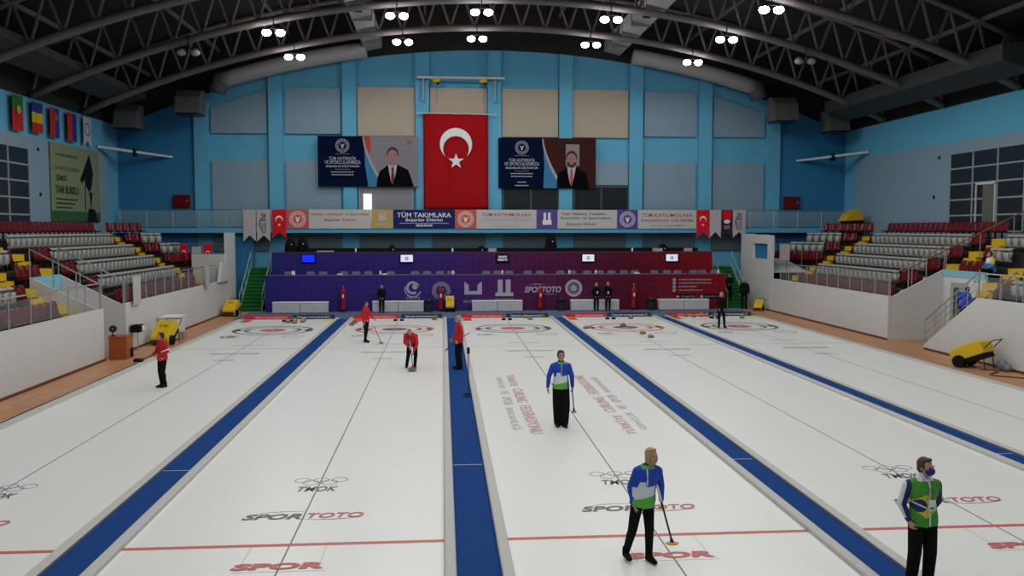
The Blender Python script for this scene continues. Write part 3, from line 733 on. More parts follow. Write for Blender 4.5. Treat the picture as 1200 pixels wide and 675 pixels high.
    if i == 2:
        for sx, off, m, h in ((-1, 1.12, ICER, .30), (-1, 1.52, ICEG2, .26), (1, 1.02, ICER, .30), (1, 1.42, ICEG2, .26)):
            Q = Plane((c+sx*off, 23.9, .03), (0, -1, 0), (1, 0, 0)) if sx < 0 else Plane((c+sx*off, 23.7, .03), (0, 1, 0), (-1, 0, 0))
            ws = ['TÜRKİYE', 'CURLING', 'FEDERASYONU'] if m is ICER else ['GENÇLİK', 'VE', 'SPOR', 'BAKANLIĞI']
            L_ = 8.3 if m is ICER else 7.4; cw = L_/(sum(len(w_) for w_ in ws)+len(ws)-1); u_ = -L_/2
            for w_ in ws:
                ln = cw*len(w_); fin('lengthwise_lettering', text_bm(B(), Q, w_, u_+ln/2, 0, ln*.95, h, .001), ICER2 if m is ICER else m, t); u_ += ln+cw
    # end markers on the ice
    flat('red_corner_mark', lambda b: rect(b, xa+.05, xa+.5, 44.9, 46.2), REDL)
    flat('yellow_corner_mark', lambda b: rect(b, xb-.55, xb-.1, 45.0, 46.2), ICEY)
    # end board
    e = thing('end_board', 'low red and navy sponsor board at the far end of the %s sheet' % names[i].replace(' from the left', ' from left'), 'board', ((xa+xb)/2, 46.41, 0), group='end boards behind the sheets')
    xm = c+.0
    fin('red_half', bevel(bx(xa+.02, xm-.06, 46.35, 46.47, .0, .25), .012), mat('board_red', (.50, .03, .04), .6), e)
    fin('navy_half', bevel(bx(xm+.06, xb-.08, 46.35, 46.47, .0, .25), .012), mat('board_navy', (.02, .025, .07), .6), e)
    Pb = back_plane(0, 0, 46.345)
    fin('red_half_lettering', text_bm(B(), Pb, 'TÜRKİYE CURLING FEDERASYONU', (xa+.35+xm)/2, .135, (xm-xa)*.68, .11, .001, bold=.03), mat('board_pale_text', (.75, .5, .5), .6), e)
    fin('navy_half_lettering', text_bm(B(), Pb, 'GENÇLİK VE SPOR BAKANLIĞI', (xb-.1+xm)/2, .135, (xb-xm)*.66, .10, .001, bold=.03), WPRINT, e)
    for q_ in (xm+.35, xb-.35): fin('round_mark', annulus(B(), Pb, q_, .135, .04, .08, .001, seg=14), mat('board_blue_mark', (.2, .25, .4), .6), e)
    # hack
    h = thing('hack', 'pair of black rubber footholds behind the far house of the %s sheet' % names[i], 'hack', (c, 45.15, .03), group='hacks')
    for s in (-1, 1):
        fin('foothold', prism(B(), [(c+s*.16-.1, 45.05, .03), (c+s*.16-.1, 45.25, .03), (c+s*.16-.1, 45.25, .12), (c+s*.16-.1, 45.1, .06)], (.2, 0, 0)), BLACK, h)
# blue walkways with foam bumpers
for i, (a, b) in enumerate(STR):
    t = thing('walkway', 'blue carpet walkway with grey foam edges, %s of the four' % ['first from the left', 'second from the left', 'third from the left', 'rightmost'][i], 'walkway', ((a+b)/2, 24, 0), group='blue walkways between sheets')
    fin('carpet', bx(a, b, YN, 46.0, 0, .05), CARPB, t)
    for y in (17.2,):
        fin('seam', bx(a+.02, b-.02, y, y+.03, .05, .052), ICEGL, t)
    l, r = EDG[i][1], EDG[i+1][0]
    fin('bumper', bevel(bx(l+.002, a-.002, YN, 46.34, 0, .11), .03, 3), FOAM, t)
    fin('bumper', bevel(bx(b+.002, r-.002, YN, 46.34, 0, .11), .03, 3), FOAM, t)
    fin('bumper_lip', bx(a-.035, a+.002, YN, 46.0, 0, .09), FOAMD, t)
    fin('bumper_lip', bx(b-.002, b+.035, YN, 46.0, 0, .09), FOAMD, t)
trim(bevel(bx(-10.62, -10.31, YN, 46.45, 0, .05), .015), FOAM)
trim(bevel(bx(16.66, 16.97, YN, 46.45, 0, .05), .015), FOAM)
o = fin('end_carpet', bx(-10.9, 17.2, 46.5, 50.62, .0, .02), CARPG); tag(o, 'grey-blue carpet strip between the end boards and the desks', 'carpet')
o = fin('cable', polytube(B(), [(-10.72+.03*math.sin(y), y, .015) for y in [20+.5*k_ for k_ in range(26)]], .012, 5), BLACKM); tag(o, 'thin black cable along the left edge of the ice', 'cable')
o = fin('cable_box', bevel(bx(-10.85, -10.55, 31.6, 31.8, .05, .16), .02), BLACK); tag(o, 'small black box on the wood floor by the left ice edge', 'box')
# skirting line of the low walls
trim(bx(-12.1, -12.06, 24, 32.4, 0, .08), mat('skirting_red_brown', (.12, .04, .02), .6)); trim(bx(-12.1, -12.06, 34.6, 50.4, 0, .08), MATS['skirting_red_brown'])
trim(bx(18.74, 18.78, 35.9, 50, 0, .08), MATS['skirting_red_brown']); trim(bx(18.74, 18.78, 24, 33, 0, .08), MATS['skirting_red_brown'])

# ------------------------------------------------------------ stones
def stone_proto(col, nm):
    t = thing('curling_stone', 'x', 'curling stone')
    b = B(); lathe(b, (0, 0, 0), [(.06, 0), (.10, .006), (.135, .03), (.145, .06), (.135, .09), (.10, .112), (.04, .118)], 24)
    fin('granite_body', b, GRANITE, t, smooth=True)
    b = B(); lathe(b, (0, 0, 0), [(.10, .112), (.095, .124), (.03, .13)], 20); fin('cap', b, col, t, smooth=True)
    b = polytube(B(), [(0, .03, .125), (0, .035, .165), (0, 0, .175), (0, -.08, .172), (0, -.105, .165)], .014, 8); fin('handle', b, col, t, smooth=True)
    return t
py = stone_proto(mat('stone_yellow', (.60, .48, .03), .4), 'y'); pr = stone_proto(mat('stone_red', (.55, .02, .03), .4), 'r')
first = {id(py): True, id(pr): True}
def stone(p, x, y, rz, lab, grp):
    o = p if first[id(p)] else copy_tree(p); first[id(p)] = False
    o.location = (x, y, .031); o.rotation_euler = (0, 0, rz); tag(o, lab, 'curling stone', grp)
g1 = 'stones parked at the end of a sheet'
S = [(py, -7.75, 44.55, 'yellow-handled stone at the right end of the leftmost sheet, front left of its cluster'), (py, -7.38, 44.30, 'yellow-handled stone in the leftmost sheet cluster, front centre'),
     (py, -7.55, 45.35, 'yellow-handled stone in the leftmost sheet cluster, rear left'), (py, -7.05, 44.75, 'yellow-handled stone in the leftmost sheet cluster, front right'), (py, -7.1, 45.5, 'yellow-handled stone in the leftmost sheet cluster, rear right'),
     (pr, -4.45, 43.2, 'stone beside the red corner mark of the second sheet, nearer one'), (pr, -4.40, 44.2, 'red-handled stone by the red corner mark of the second sheet, farther one'),
     (pr, -.48, 45.5, 'red-handled stone by the yellow corner mark of the second sheet'),
     (py, 4.30, 46.1, 'stone against the navy board of the middle sheet'), (py, 4.46, 45.2, 'stone just in front of the navy board of the middle sheet'),
     (py, 6.68, 40.9, 'stone left of the red house on the fourth sheet'), (pr, 8.62, 41.75, 'dark stone on the button of the fourth sheet house'),
     (py, 8.86, 38.6, 'yellow-handled stone below the fourth sheet house, the farther of two'), (py, 8.92, 37.3, 'stone below the fourth sheet house, the nearer of two'),
     (py, 9.75, 45.3, 'stone behind the red house of the fourth sheet'),
     (pr, 12.2, 46.0, 'dark-red stone against the red board of the rightmost sheet'), (pr, 12.9, 46.1, 'red-handled stone by the red board of the rightmost sheet'), (pr, 13.25, 45.8, 'second red-handled stone by the red board of the rightmost sheet'),
     (py, 13.72, 46.1, 'yellow-handled stone by the board of the rightmost sheet, left one'), (py, 14.05, 46.1, 'yellow-handled stone by the board of the rightmost sheet, middle one'), (py, 14.1, 45.4, 'stone in front of the board of the rightmost sheet, left of the official'),
     (py, 15.6, 45.0, 'stone behind the rightmost house near the navy board'),
     (pr, -1.04, 29.0, 'red-handled running stone in front of the sweeping player')]
for a in S: stone(a[0], a[1], a[2], random.uniform(-1, 1), a[3], None if 'running' in a[3] else g1)
# ------------------------------------------------------------ stands
def seat_mesh(m):
    """shell seat facing local -Y, origin on the tier floor"""
    b = B(); w = .215
    # backrest: curved shell, rolled top
    slim = m is SEATW
    prof = [(.13, .34), (.165, .42), (.19, .55), (.215, .70), (.235, .78), (.262, .80), (.27, .775)]
    if slim: prof = [(.13, .34), (.165, .42), (.19, .55), (.215, .66), (.14, .675), (.12, .70), (.13, .76), (.20, .79), (.262, .79), (.27, .765)]
    n = 6; th = .02
    grid = []
    for y, z in prof:
        row = []
        for i in range(n+1):
            u = -1+2*i/n; ww = (w*(.74 if z < .68 else 1.08)) if slim else w*(1-.10*max(0, (z-.6)/.2))
            row.append(V((u*ww, y-.035*abs(u)**2.2, z-(.02*u*u if z > .7 else 0))))
        grid.append(row)
    for sgn in (0, 1):
        vs = [[b.verts.new(p+V((0, th*sgn, 0))) for p in r] for r in grid]
        for a, c in zip(vs, vs[1:]):
            for i in range(n): b.faces.new([a[i], a[i+1], c[i+1], c[i]] if sgn == 0 else [a[i], c[i], c[i+1], a[i+1]])
        if sgn == 0: v0 = vs
        else:
            for i in range(n): b.faces.new([v0[0][i], vs[0][i], vs[0][i+1], v0[0][i+1]]); b.faces.new([v0[-1][i], v0[-1][i+1], vs[-1][i+1], vs[-1][i]])
            for a, c, p, q in zip(v0, v0[1:], vs, vs[1:]):
                b.faces.new([a[0], c[0], q[0], p[0]]); b.faces.new([a[-1], p[-1], q[-1], c[-1]])
    # pan with rolled front edge
    pan = [(.15, .36), (.05, .335), (-.10, .345), (-.20, .37), (-.235, .36), (-.24, .325), (-.18, .32), (-.08, .30), (.06, .29), (.16, .31)]
    if slim: pan = [(.15, .24), (.06, .22), (.0, .28), (-.005, .60), (.02, .62), (.05, .60), (.06, .40), (.10, .33), (.16, .30)]
    wp = w*(.74 if slim else .97)
    prism(b, [(-wp, y, z) for y, z in pan], (wp*2, 0, 0))
    bl = b
    box(bl, -.03, .03, .0, .06, .0, .30, 1); box(bl, -.12, .12, -.03, .09, 0, .02, 1)
    bmesh.ops.recalc_face_normals(b, faces=b.faces)
    me = bpy.data.meshes.new('seat'); b.to_mesh(me); b.free(); me.materials.append(m); me.materials.append(BLACKM)
    me.polygons.foreach_set('use_smooth', [True]*len(me.polygons))
    me.polygons.foreach_set('use_smooth', [len(p.vertices) == 4 for p in me.polygons])
    return me
SEAT = {'red': seat_mesh(SEATR), 'white': seat_mesh(SEATW)}
D0, DP, ZP, ZT = .35, 1.03, .555, 1.48
def floor_z(k_): return ZT+ZP*k_
ALLSEATS = []
def put_seat(col, x, y, z, rz, lab, grp):
    ALLSEATS.append((math.hypot(x, y), col, x, y, z, rz, lab, grp))
ROWN = ['front', 'second', 'third', 'fourth', 'fifth', 'top']
def stand(side):
    s = -1 if side == 'left' else 1
    XF = -12.1 if s < 0 else 18.78
    XW = XL if s < 0 else XR
    ve0, ve1 = (32.4, 34.6) if s < 0 else (33.0, 35.9)       # entrance recess in the stand
    m0, m1 = ve1+1.35, 48.0                                  # main block
    if s > 0: m0 = 37.2
    X = lambda d: XF+s*d
    rz = -PI/2 if s > 0 else PI/2     # seats look at the ice: local -Y -> -s X
    rz = {1: -PI/2, -1: PI/2}[s]
    t = thing('grandstand', 'stepped spectator stand with white front wall along the %s side' % side, 'grandstand', (X(4), 40, 0))
    def tiers(name, ya, yb, kmin=0, kmax=5):
        pts = [(X(D0+DP*kmin), 0)]
        for k_ in range(kmin, kmax+1):
            pts += [(X(D0+DP*k_), floor_z(k_)), (X(D0+DP*(k_+1)), floor_z(k_))]
        pts += [(XW-s*.03, floor_z(kmax)), (XW-s*.03, 0)]
        fin(name, prism(B(), [(x, ya, z) for x, z in pts], (0, yb-ya, 0)), CONC, t)
    ynear = 22.0
    tiers('tiers', ve1+.12, m1+1.2)
    tiers('tiers', ve0-.12, ve1+.12, 2)
    if s < 0: tiers('tiers', ynear, ve0-.12)
    else: tiers('tiers', ynear, 29.3); tiers('tiers', 29.3, ve0-.12, 1)
    fin('walkway_slab', bx(*sorted((X(.12), X(D0+.02))), ve1+.12, 49.4, 0, ZT), CONC, t)
    fin('walkway_slab', bx(*sorted((X(.12), X(D0+.02))), ynear, 29.3 if s > 0 else ve0-.12, 0, ZT), CONC, t)
    # front walls
    fin('front_wall', bx(*sorted((X(0), X(.12))), ve1, 49.3, 0, 1.88), WHITE, t)
    if s < 0: fin('front_wall', bx(*sorted((X(0), X(.12))), ynear, ve0, 0, 1.88), WHITE, t)
    else:
        fin('front_wall', prism(B(), [(X(0), ynear, 0), (X(0), ve0+.1, 0), (X(0), ve0+.1, .12), (X(0), ve0-.05, .25), (X(0), 29.7, 2.28), (X(0), ynear, 2.32)], (.12, 0, 0)), WHITE, t)
    # recess: side parapets rising with the seats, back wall
    db = 2.45
    for y, ys in ((ve1, .12), (ve0, -.12)):
        if s > 0 and ys < 0: continue
        fin('parapet', prism(B(), [(X(.125), y, 0), (X(.125), y, 1.84), (X(.25), y, 1.88), (X(db), y, 3.0), (X(db), y, 0)], (0, ys, 0)), WHITE, t)
    zb_ = 2.3 if s < 0 else 2.72
    fin('recess_back', bx(*sorted((X(db-.1), X(db))), ve0-.1, ve1-.01, 0, zb_), WHITE, t)
    fin('recess_back_upper', bx(*sorted((X(db-.12), X(db))), ve0-.1, ve1-.01, zb_, 3.0), mat('light_blue_panel', (.20, .45, .55), .6), t)
    if s > 0:
        d = fin('recess_door', bx(X(db-.14), X(db-.1), 34.3, 35.2, .9, 2.5), mat('door_grey', (.30, .32, .30), .5), t)
        fin('door_glazing', bx(X(db-.155), X(db-.14), 34.55, 34.95, 1.1, 2.3), mat('door_dark', (.04, .06, .05), .4), d)
        # concrete steps up from the aisle
        for q in range(9):
            y1 = ve0-.2-.30*q
            fin('entrance_step', bx(X(.13), X(1.37), 26 if q == 8 else y1-.30, y1, 0, .187*(q+1)), WHITE, t)
    # yellow steps: two per tier
    def stairs(ya, yb, k0=0):
        b = B()
        for k_ in range(k0, 6):
            x0, x1 = sorted((X(max(.13, D0+DP*k_-.50)), X(D0+DP*k_+.02)))
            box(b, x0, x1, ya, yb, floor_z(k_)-ZP, floor_z(k_)-ZP/2+.01)
            x0, x1 = sorted((X(D0+DP*k_-.02), X(D0+DP*(k_+1)-.50)))
            box(b, x0, x1, ya, yb, floor_z(k_)-.02, floor_z(k_)+.03)
            x0, x1 = sorted((X(D0+DP*k_-.25), X(D0+DP*k_+.02)))
            box(b, x0, x1, ya, yb, floor_z(k_)-ZP, floor_z(k_)+.02)
        fin('yellow_steps', b, YEL, t)
    stairs(m1+.12, m1+1.1); stairs(ve1+.2, m0-.12); stairs(ve0-1.25, ve0-.2, 0 if s < 0 else 2)
    # seats of the main block
    def seats(ya, yb, k_, reds_near, reds_far, block, grp):
        n = int((yb-ya)/.485)
        for i in range(n):
            y = yb-.25-.485*i
            red = k_ in (0, 5) or i < reds_far or i >= n-reds_near
            if block == 'main' and k_ == 0 and s < 0: pass
            put_seat('red' if red else 'white', X(D0+DP*k_+.50), y, floor_z(k_), rz,
                     '%s seat, %s from the far steps, %s row of the %s stand, %s block' % ('red' if red else 'white', nth(i+1), ROWN[k_], side, block), grp % ROWN[k_])
    G1 = side+' stand main block, %s row'
    for k_ in range(6):
        seats(m0, m1, k_, (0, 2, 3, 3, 0, 0)[k_] if s < 0 else (0, 3, 2, 2, 2, 0)[k_], (0, 1, 1, 1, 1, 0)[k_], 'main', G1)
    # seats above the recess and nearer the camera
    for k_ in range(2, 6):
        if k_ == 2: seats(ve0+.05, ve1-.05, k_, 9, 9, 'entrance', side+' stand above the entrance, %s row')
        else: seats(ve0-.1 if k_ > 3 else ve0+.6, m0-1.3 if s < 0 else ve1-.1, k_, 0, 0 if k_ > 3 else 1, 'entrance', side+' stand above the entrance, %s row')
    for k_ in range(0, 4 if s > 0 else 3):
        if s > 0 and k_ < 1: continue
        seats(28.5 if s > 0 else 27.0, ve0-1.3, k_, 0, 2, 'near', side+' stand near block, %s row')
    # corner block turned towards the ice
    a = math.radians(30); dx, dy = -s*math.sin(a), math.cos(a)
    nrow = {5: 7, 4: 7, 3: 7, 2: 7} if s > 0 else {5: 5, 4: 5, 3: 5, 2: 5}
    for k_ in range(2, 6):
        L_ = nrow[k_]*.49+.1; d0 = D0+DP*k_
        p = [V((X(d0), 49.45, 0)), V((X(min(d0+DP+(.6 if k_ == 5 else 0), 7.3)), 49.45, 0))]
        q = [v+V((dx, dy, 0))*L_ for v in p]
        fin('corner_tier', prism(B(), [p[0], p[1], q[1], q[0]], (0, 0, floor_z(k_))), CONC, t)
        for i in range(nrow[k_]):
            c = V((X(d0+.58), 49.45, floor_z(k_)))+V((dx, dy, 0))*(.3+.49*i)
            red = k_ in (2, 5) or i < 2
            put_seat('red' if red else 'white', c.x, c.y, c.z, rz+s*a, '%s seat, %s from the steps, %s row of the %s stand, corner block' % ('red' if red else 'white', nth(i+1), ROWN[k_], side), side+' stand corner block, %s row' % ROWN[k_])
    # white end walls
    if s < 0:
        fin('end_wall', prism(B(), [(X(-.01), 48.3, 1.85), (X(-.01), 50.5, 1.85), (X(-.01), 50.5, 2.9), (X(-.01), 48.9, 2.9)], (.14, 0, 0)), WHITE, t)
        fin('end_wall', bx(X(.1), X(0), 49.3, 50.5, 0, 1.85), WHITE, t)
        fin('end_pillar', bx(X(.1)-.02, X(-.02), 50.5, 52.5, 0, 4.5), WHITE, t)
        fin('side_return', bx(X(1.9), X(.1), 50.45, 50.6, 0, 3.3), WHITE, t)
        fin('deep_blue_wall', bx(X(1.0), X(.1)+.55, 55.5, 55.9, 0, 4.46), WALLD, t)
    else:
        b = B(); box(b, X(-.02), X(.14), 49.3, 49.95, 0, 4.35); box(b, X(-.02), X(.14), 52.4, 54.5, 0, 4.42); box(b, X(-.02), X(.14), 49.95, 52.4, 0, 2.95); box(b, X(-.02), X(.14), 49.95, 52.4, 3.85, 4.38)
        fin('end_wall', b, WHITE, t)
        fin('notch_back', bx(X(.16), X(.2), 49.95, 52.4, 2.9, 3.9), WALLD, t)
        fin('landing_top', prism(B(), [(X(.15), 49.5, 2.2), (X(2.2), 49.5, 2.2), (X(1.6), 51.5, 2.9), (X(.15), 51.5, 2.9)], (0, 0, .06)), WHITE, t)
    # glass railing on the low wall
    def rail(name, ya, yb, z0, z1, lab):
        r = thing('glass_railing', lab, 'railing', (X(.06), (ya+yb)/2, z0))
        n = max(2, round((yb-ya)/1.25))
        for i in range(n+1):
            y = ya+(yb-ya)*i/n; fin('post', tube(B(), (X(.06), y, z0), (X(.06), y, z1), .022, n=8), STEEL, r)
        fin('handrail', tube(B(), (X(.06), ya, z1), (X(.06), yb, z1), .025, n=8), STEEL, r)
        fin('glass', bx(*sorted((X(.055), X(.065))), ya+.04, yb-.04, z0+.05, z1-.12), GLASS, r)
    rail('a', ve1+.1, 48.1, 1.88, 2.78, 'glass and steel railing on the low wall of the main block, %s stand' % side)
    if s < 0: rail('b', 23, ve0-.1, 1.88, 2.78, 'glass and steel railing on the low wall nearest the camera, left stand')
    else: rail('b', 22.5, 29.7, 2.30, 3.15, 'glass and steel railing at the top of the entrance steps, right stand')
    # sloping handrails by the recess
    for y, lab in ((ve1+.06, 'far side'), (ve0-.06, 'near side')):
        if s > 0 and 'near' in lab: continue
        r = thing('sloping_handrail', 'steel handrail sloping up the parapet on the %s of the %s stand entrance' % (lab, side), 'railing', (X(1.2), y, 2.4))
        fin('rail', tube(B(), (X(.1), y, 2.75), (X(db), y, 4.0), .025, n=8), STEEL, r)
        for q in range(4):
            d = .1+(db-.1)*q/3; fin('post', tube(B(), (X(d), y, 1.8+.49*d), (X(d), y, 2.72+.532*d), .02, n=6), STEEL, r)
    if s > 0:
        r = thing('stair_railing', 'steel stair railing beside the white entrance steps of the right stand', 'railing', (X(.1), 31.4, 1))
        fin('handrail', tube(B(), (X(.1), 33.15, 1.15), (X(.1), 29.75, 3.2), .028, n=8), STEEL, r)
        for q in range(6):
            y = 33.15-3.4*q/5; zb = .1+2.15*q/5; fin('post', tube(B(), (X(.1), y, zb), (X(.1), y, zb+1.03), .02, n=6), STEEL, r)
        for q in range(1, 4): fin('cross_bar', tube(B(), (X(.1), 33.15, 1.15-.26*q), (X(.1), 29.75, 3.2-.26*q), .012, n=6), STEEL, r)
        r = thing('stair_railing', 'second steel stair railing, against the recess side of the entrance steps', 'railing', (X(1.5), 31.4, 1))
        fin('handrail', tube(B(), (X(1.5), 33.15, 1.15), (X(1.5), 29.75, 3.2), .028, n=8), STEEL, r)
        for q in range(5):
            y = 33.15-3.4*q/4; zb = .1+1.3*q/4; fin('post', tube(B(), (X(1.5), y, zb), (X(1.5), y, 1.15+2.05*q/4), .02, n=6), STEEL, r)
        r = thing('stair_handrail', 'yellow-brown handrail running up the yellow steps of the right stand', 'railing', (X(3), 36.2, 3))
        fin('rail', tube(B(), (X(.8), 36.25, 2.9), (X(6.4), 36.25, 5.6), .03, n=8), mat('rail_brown', (.25, .13, .02), .5), r)
        for q in range(4): fin('post', tube(B(), (X(1.2+1.5*q), 36.25, 1.9+.72*q), (X(1.2+1.5*q), 36.25, 3.05+.72*q), .02, n=6), STEEL, r)
    return X
XLs = stand('left'); XRs = stand('right')
ALLSEATS.sort(key=lambda q: q[0])
for _, col, x, y, z, rz, lab, grp in ALLSEATS[:300]:
    o = bpy.data.objects.new('stadium_seat', SEAT[col]); COL.objects.link(o)
    o.location = (x, y, z); o.rotation_euler = (0, 0, rz); tag(o, lab, 'seat', grp)
rest = B()
for _, col, x, y, z, rz, lab, grp in ALLSEATS[300:]:
    n0 = len(rest.faces); rest.from_mesh(SEAT[col]); rest.faces.ensure_lookup_table()
    fs = rest.faces[n0:]; vs = set(v for f in fs for v in f.verts)
    bmesh.ops.transform(rest, matrix=Matrix.Translation((x, y, z)) @ Matrix.Rotation(rz, 4, 'Z'), verts=list(vs))
    for f in fs: f.material_index = 1 if f.material_index else (0 if col == 'red' else 2)
o = fin('stadium_seats', rest, [SEATR, BLACKM, SEATW], kind='stuff'); tag(o, 'farthest red and white seats at the far ends of both stands', 'seats')
# white upright signs fixed on the left railing
for y0, y1, lab in ((35.15, 36.0, 'near end'), (45.6, 46.35, 'far end')):
    t = thing('railing_banner', 'narrow white banner strapped over the left railing at its %s' % lab, 'banner', (-12.0, (y0+y1)/2, 1.75))
    P = Plane((-12.0, y0, 1.75), (0, 1, 0), (0, 0, 1)); W = y1-y0
    fin('cloth', poly2(B(), P, [(0, 0), (W, 0), (W, 1.12), (0, 1.12)], 0, .015), PNT, t)
    fin('emblem', annulus(B(), P, W/2, .5, .1, .2, .017, seg=18), ICEGL, t)
# small pennants hanging on the rails at both stand ends
def pennant(x0, x1, z0, z1, y, m, lab, tail=True, em=WPRINT):
    t = thing('pennant', lab, 'pennant', ((x0+x1)/2, y, z0), group='small pennants at the stand ends')
    P = back_plane(x0, z0, y); W = x1-x0; Hh = z1-z0
    fin('cloth', poly2(B(), P, [(0, Hh), (0, 0), (W/2, .25 if tail else 0), (W, 0), (W, Hh)], 0, .012), m, t)
    fin('print', poly2(B(), P, crescent(W/2, Hh*.66, W*.26, -PI/2), .014) if m is RED else emblem(B(), P, W/2, Hh*.5, W*.25, .014), em, t)
pennant(-14.78, -14.35, 2.55, 3.85, 51.0, RED, 'small red pennant with crescent, left one by the left stand end')
pennant(-14.12, -13.6, 2.75, 3.72, 51.0, PNT, 'small white pennant between two red ones by the left stand end', False, ICERL)
pennant(-13.45, -13.0, 2.45, 3.85, 50.9, RED, 'small red pennant with crescent, right one by the left stand end')
pennant(19.35, 19.95, 2.9, 3.85, 49.6, PNT, 'small white pennant on the rail at the right stand end', False, ICERL)
for s, x0, x1, y in (('left', -16.3, -12.2, 51.06), ('right', 18.9, 21.6, 49.66)):
    t = thing('end_railing', 'thin dark railing across the far end of the %s stand' % s, 'railing', ((x0+x1)/2, y, 1.9))
    fin('rail', tube(B(), (x0, y, 3.86), (x1, y, 3.86), .025, n=8), GREYM, t)
    for i in range(4):
        x = x0+(x1-x0)*i/3; fin('post', tube(B(), (x, y, 1.3), (x, y, 3.86), .02, n=6), GREYM, t)
# yellow machine covered in the corner above the right stand
t = thing('covered_machine', 'yellow covered machine with dark base at the top corner of the right stand', 'machine', (25.0, 52.6, 4.28))
fin('base', bx(24.5, 25.5, 52.0, 53.0, 4.28, 5.25), BLACK, t)
fin('cover', prism(B(), [(24.35, 51.95, 5.2), (25.45, 51.95, 5.25), (25.45, 51.95, 5.65), (25.1, 51.95, 5.9), (24.6, 51.95, 5.6)], (0, 1.1, 0)), YEL, t)

# ------------------------------------------------------------ officials' platforms
t = thing('officials_platform', 'two-level timing platform covered in violet to red printed vinyl', 'platform', (XC, 53, 0))
fin('lower_deck', bx(-10.0, 16.5, 50.75, 53.1, 0, 1.25), CONC, t)
fin('upper_deck', bx(-10.0, 16.4, 53.1, 55.9, 0, 2.35), CONC, t)
fin('lower_front', bx(-10.05, 16.55, 50.66, 50.74, .02, 2.06), DESK, t)
fin('upper_front', bx(-10.1, 16.45, 53.0, 53.09, 1.3, 3.30), DESK, t)
fin('rear_shelf', bx(-9.6, 16.2, 55.3, 55.6, 2.36, 3.52), BLACK, t)
fin('lower_desk_top', bx(-10.05, 16.55, 50.66, 51.3, 2.06, 2.10), mat('desk_top', (.10, .09, .16), .4), t)
fin('upper_desk_top', bx(-10.1, 16.45, 53.0, 53.6, 3.30, 3.34), mat('desk_top_red', (.09, .02, .05), .4), t)
P = back_plane(0, 0, 50.655)
LG = mat('desk_logo', (.36, .34, .42), .6)
def lg(name, f, m=LG): b = B(); f(b); return fin(name, b, m, t)
lg('curling_logo', lambda b: (annulus(b, P, -1.75, 1.35, .24, .38, .001, a0=.3, a1=PI*1.7, seg=24), annulus(b, P, -1.62, 1.42, 0, .16, .001, seg=16), annulus(b, P, -1.75, 1.28, .42, .48, .001, a0=PI*.9, a1=PI*1.9, seg=20), text_bm(b, P, 'TÜRKİYE', -1.75, .80, .8, .13, .001, bold=.02), text_bm(b, P, 'CURLING', -1.72, .62, .72, .11, .001)))
lg('ministry_emblem', lambda b: emblem(b, P, -.13, 1.17, .52, .001, ticks=20))
lg('university_emblem', lambda b: (poly2(b, P, [(1.2, .95), (2.2, .95), (2.2, 1.7), (1.95, 1.5), (1.95, 1.15), (1.45, 1.15), (1.45, 1.5), (1.2, 1.7)], .001), text_bm(b, P, 'ERZURUM', 1.7, .55, 1.1, .13, .001)))
lg('tower_emblem', lambda b: ([poly2(b, P, [(x, 1.05), (x+.28, 1.05), (x+.28, 1.8), (x, 1.8)], .001) for x in (3.12, 3.58)], poly2(b, P, [(2.98, .85), (4.02, .85), (4.02, 1.05), (2.98, 1.05)], .001), text_bm(b, P, 'BÜYÜKŞEHİR', 3.5, .68, 1.05, .13, .001), text_bm(b, P, 'BELEDİYESİ', 3.5, .53, 1.05, .10, .001)))
lg('sponsor_logo', lambda b: (text_bm(b, P, 'SPORTOTO', 5.75, 1.22, 2.1, .36, .001, shear=.2, bold=.04), poly2(b, P, [(4.9, 1.5), (5.3, 1.55), (5.9, 1.53), (5.3, 1.51)], .001), poly2(b, P, [(6.6, .95), (6.2, .92), (5.6, .94), (6.2, .96)], .001)))
lg('round_seal', lambda b: (annulus(b, P, 7.53, 1.29, .34, .50, .001, seg=36), annulus(b, P, 7.53, 1.29, 0, .18, .001, seg=20), annulus(b, P, 7.53, 1.29, .24, .27, .001, seg=28)))
lg('contact_lines', lambda b: ([box(b, 13.38, 13.55, 50.645, 50.652, z-.075, z+.075) for z in (1.75, 1.55, 1.34, 1.13)], text_bm(b, P, 'turkiyecurlingfederasyonu', 14.7, 1.75, 1.95, .12, .001, bold=.02), text_bm(b, P, 'turkiyecurlingfederasyonu', 14.7, 1.55, 1.95, .12, .001, bold=.02), text_bm(b, P, 'curlingturkiye', 14.25, 1.34, 1.1, .12, .001, bold=.02), text_bm(b, P, 'www.curling.gov.tr', 14.45, 1.13, 1.45, .12, .001, bold=.02)))
lg('badges', lambda b: (box(b, 13.5, 14.75, 50.648, 50.653, .62, .90), box(b, 14.95, 16.2, 50.648, 50.653, .62, .90)), BLACK)
lg('badge_marks', lambda b: (poly2(b, P, [(13.6, .68), (13.82, .76), (13.6, .84)], .012), annulus(b, P, 15.12, .76, 0, .09, .012, seg=14), text_bm(b, P, 'Google Play', 14.3, .76, .8, .12, .012), text_bm(b, P, 'App Store', 15.7, .76, .8, .12, .012)))
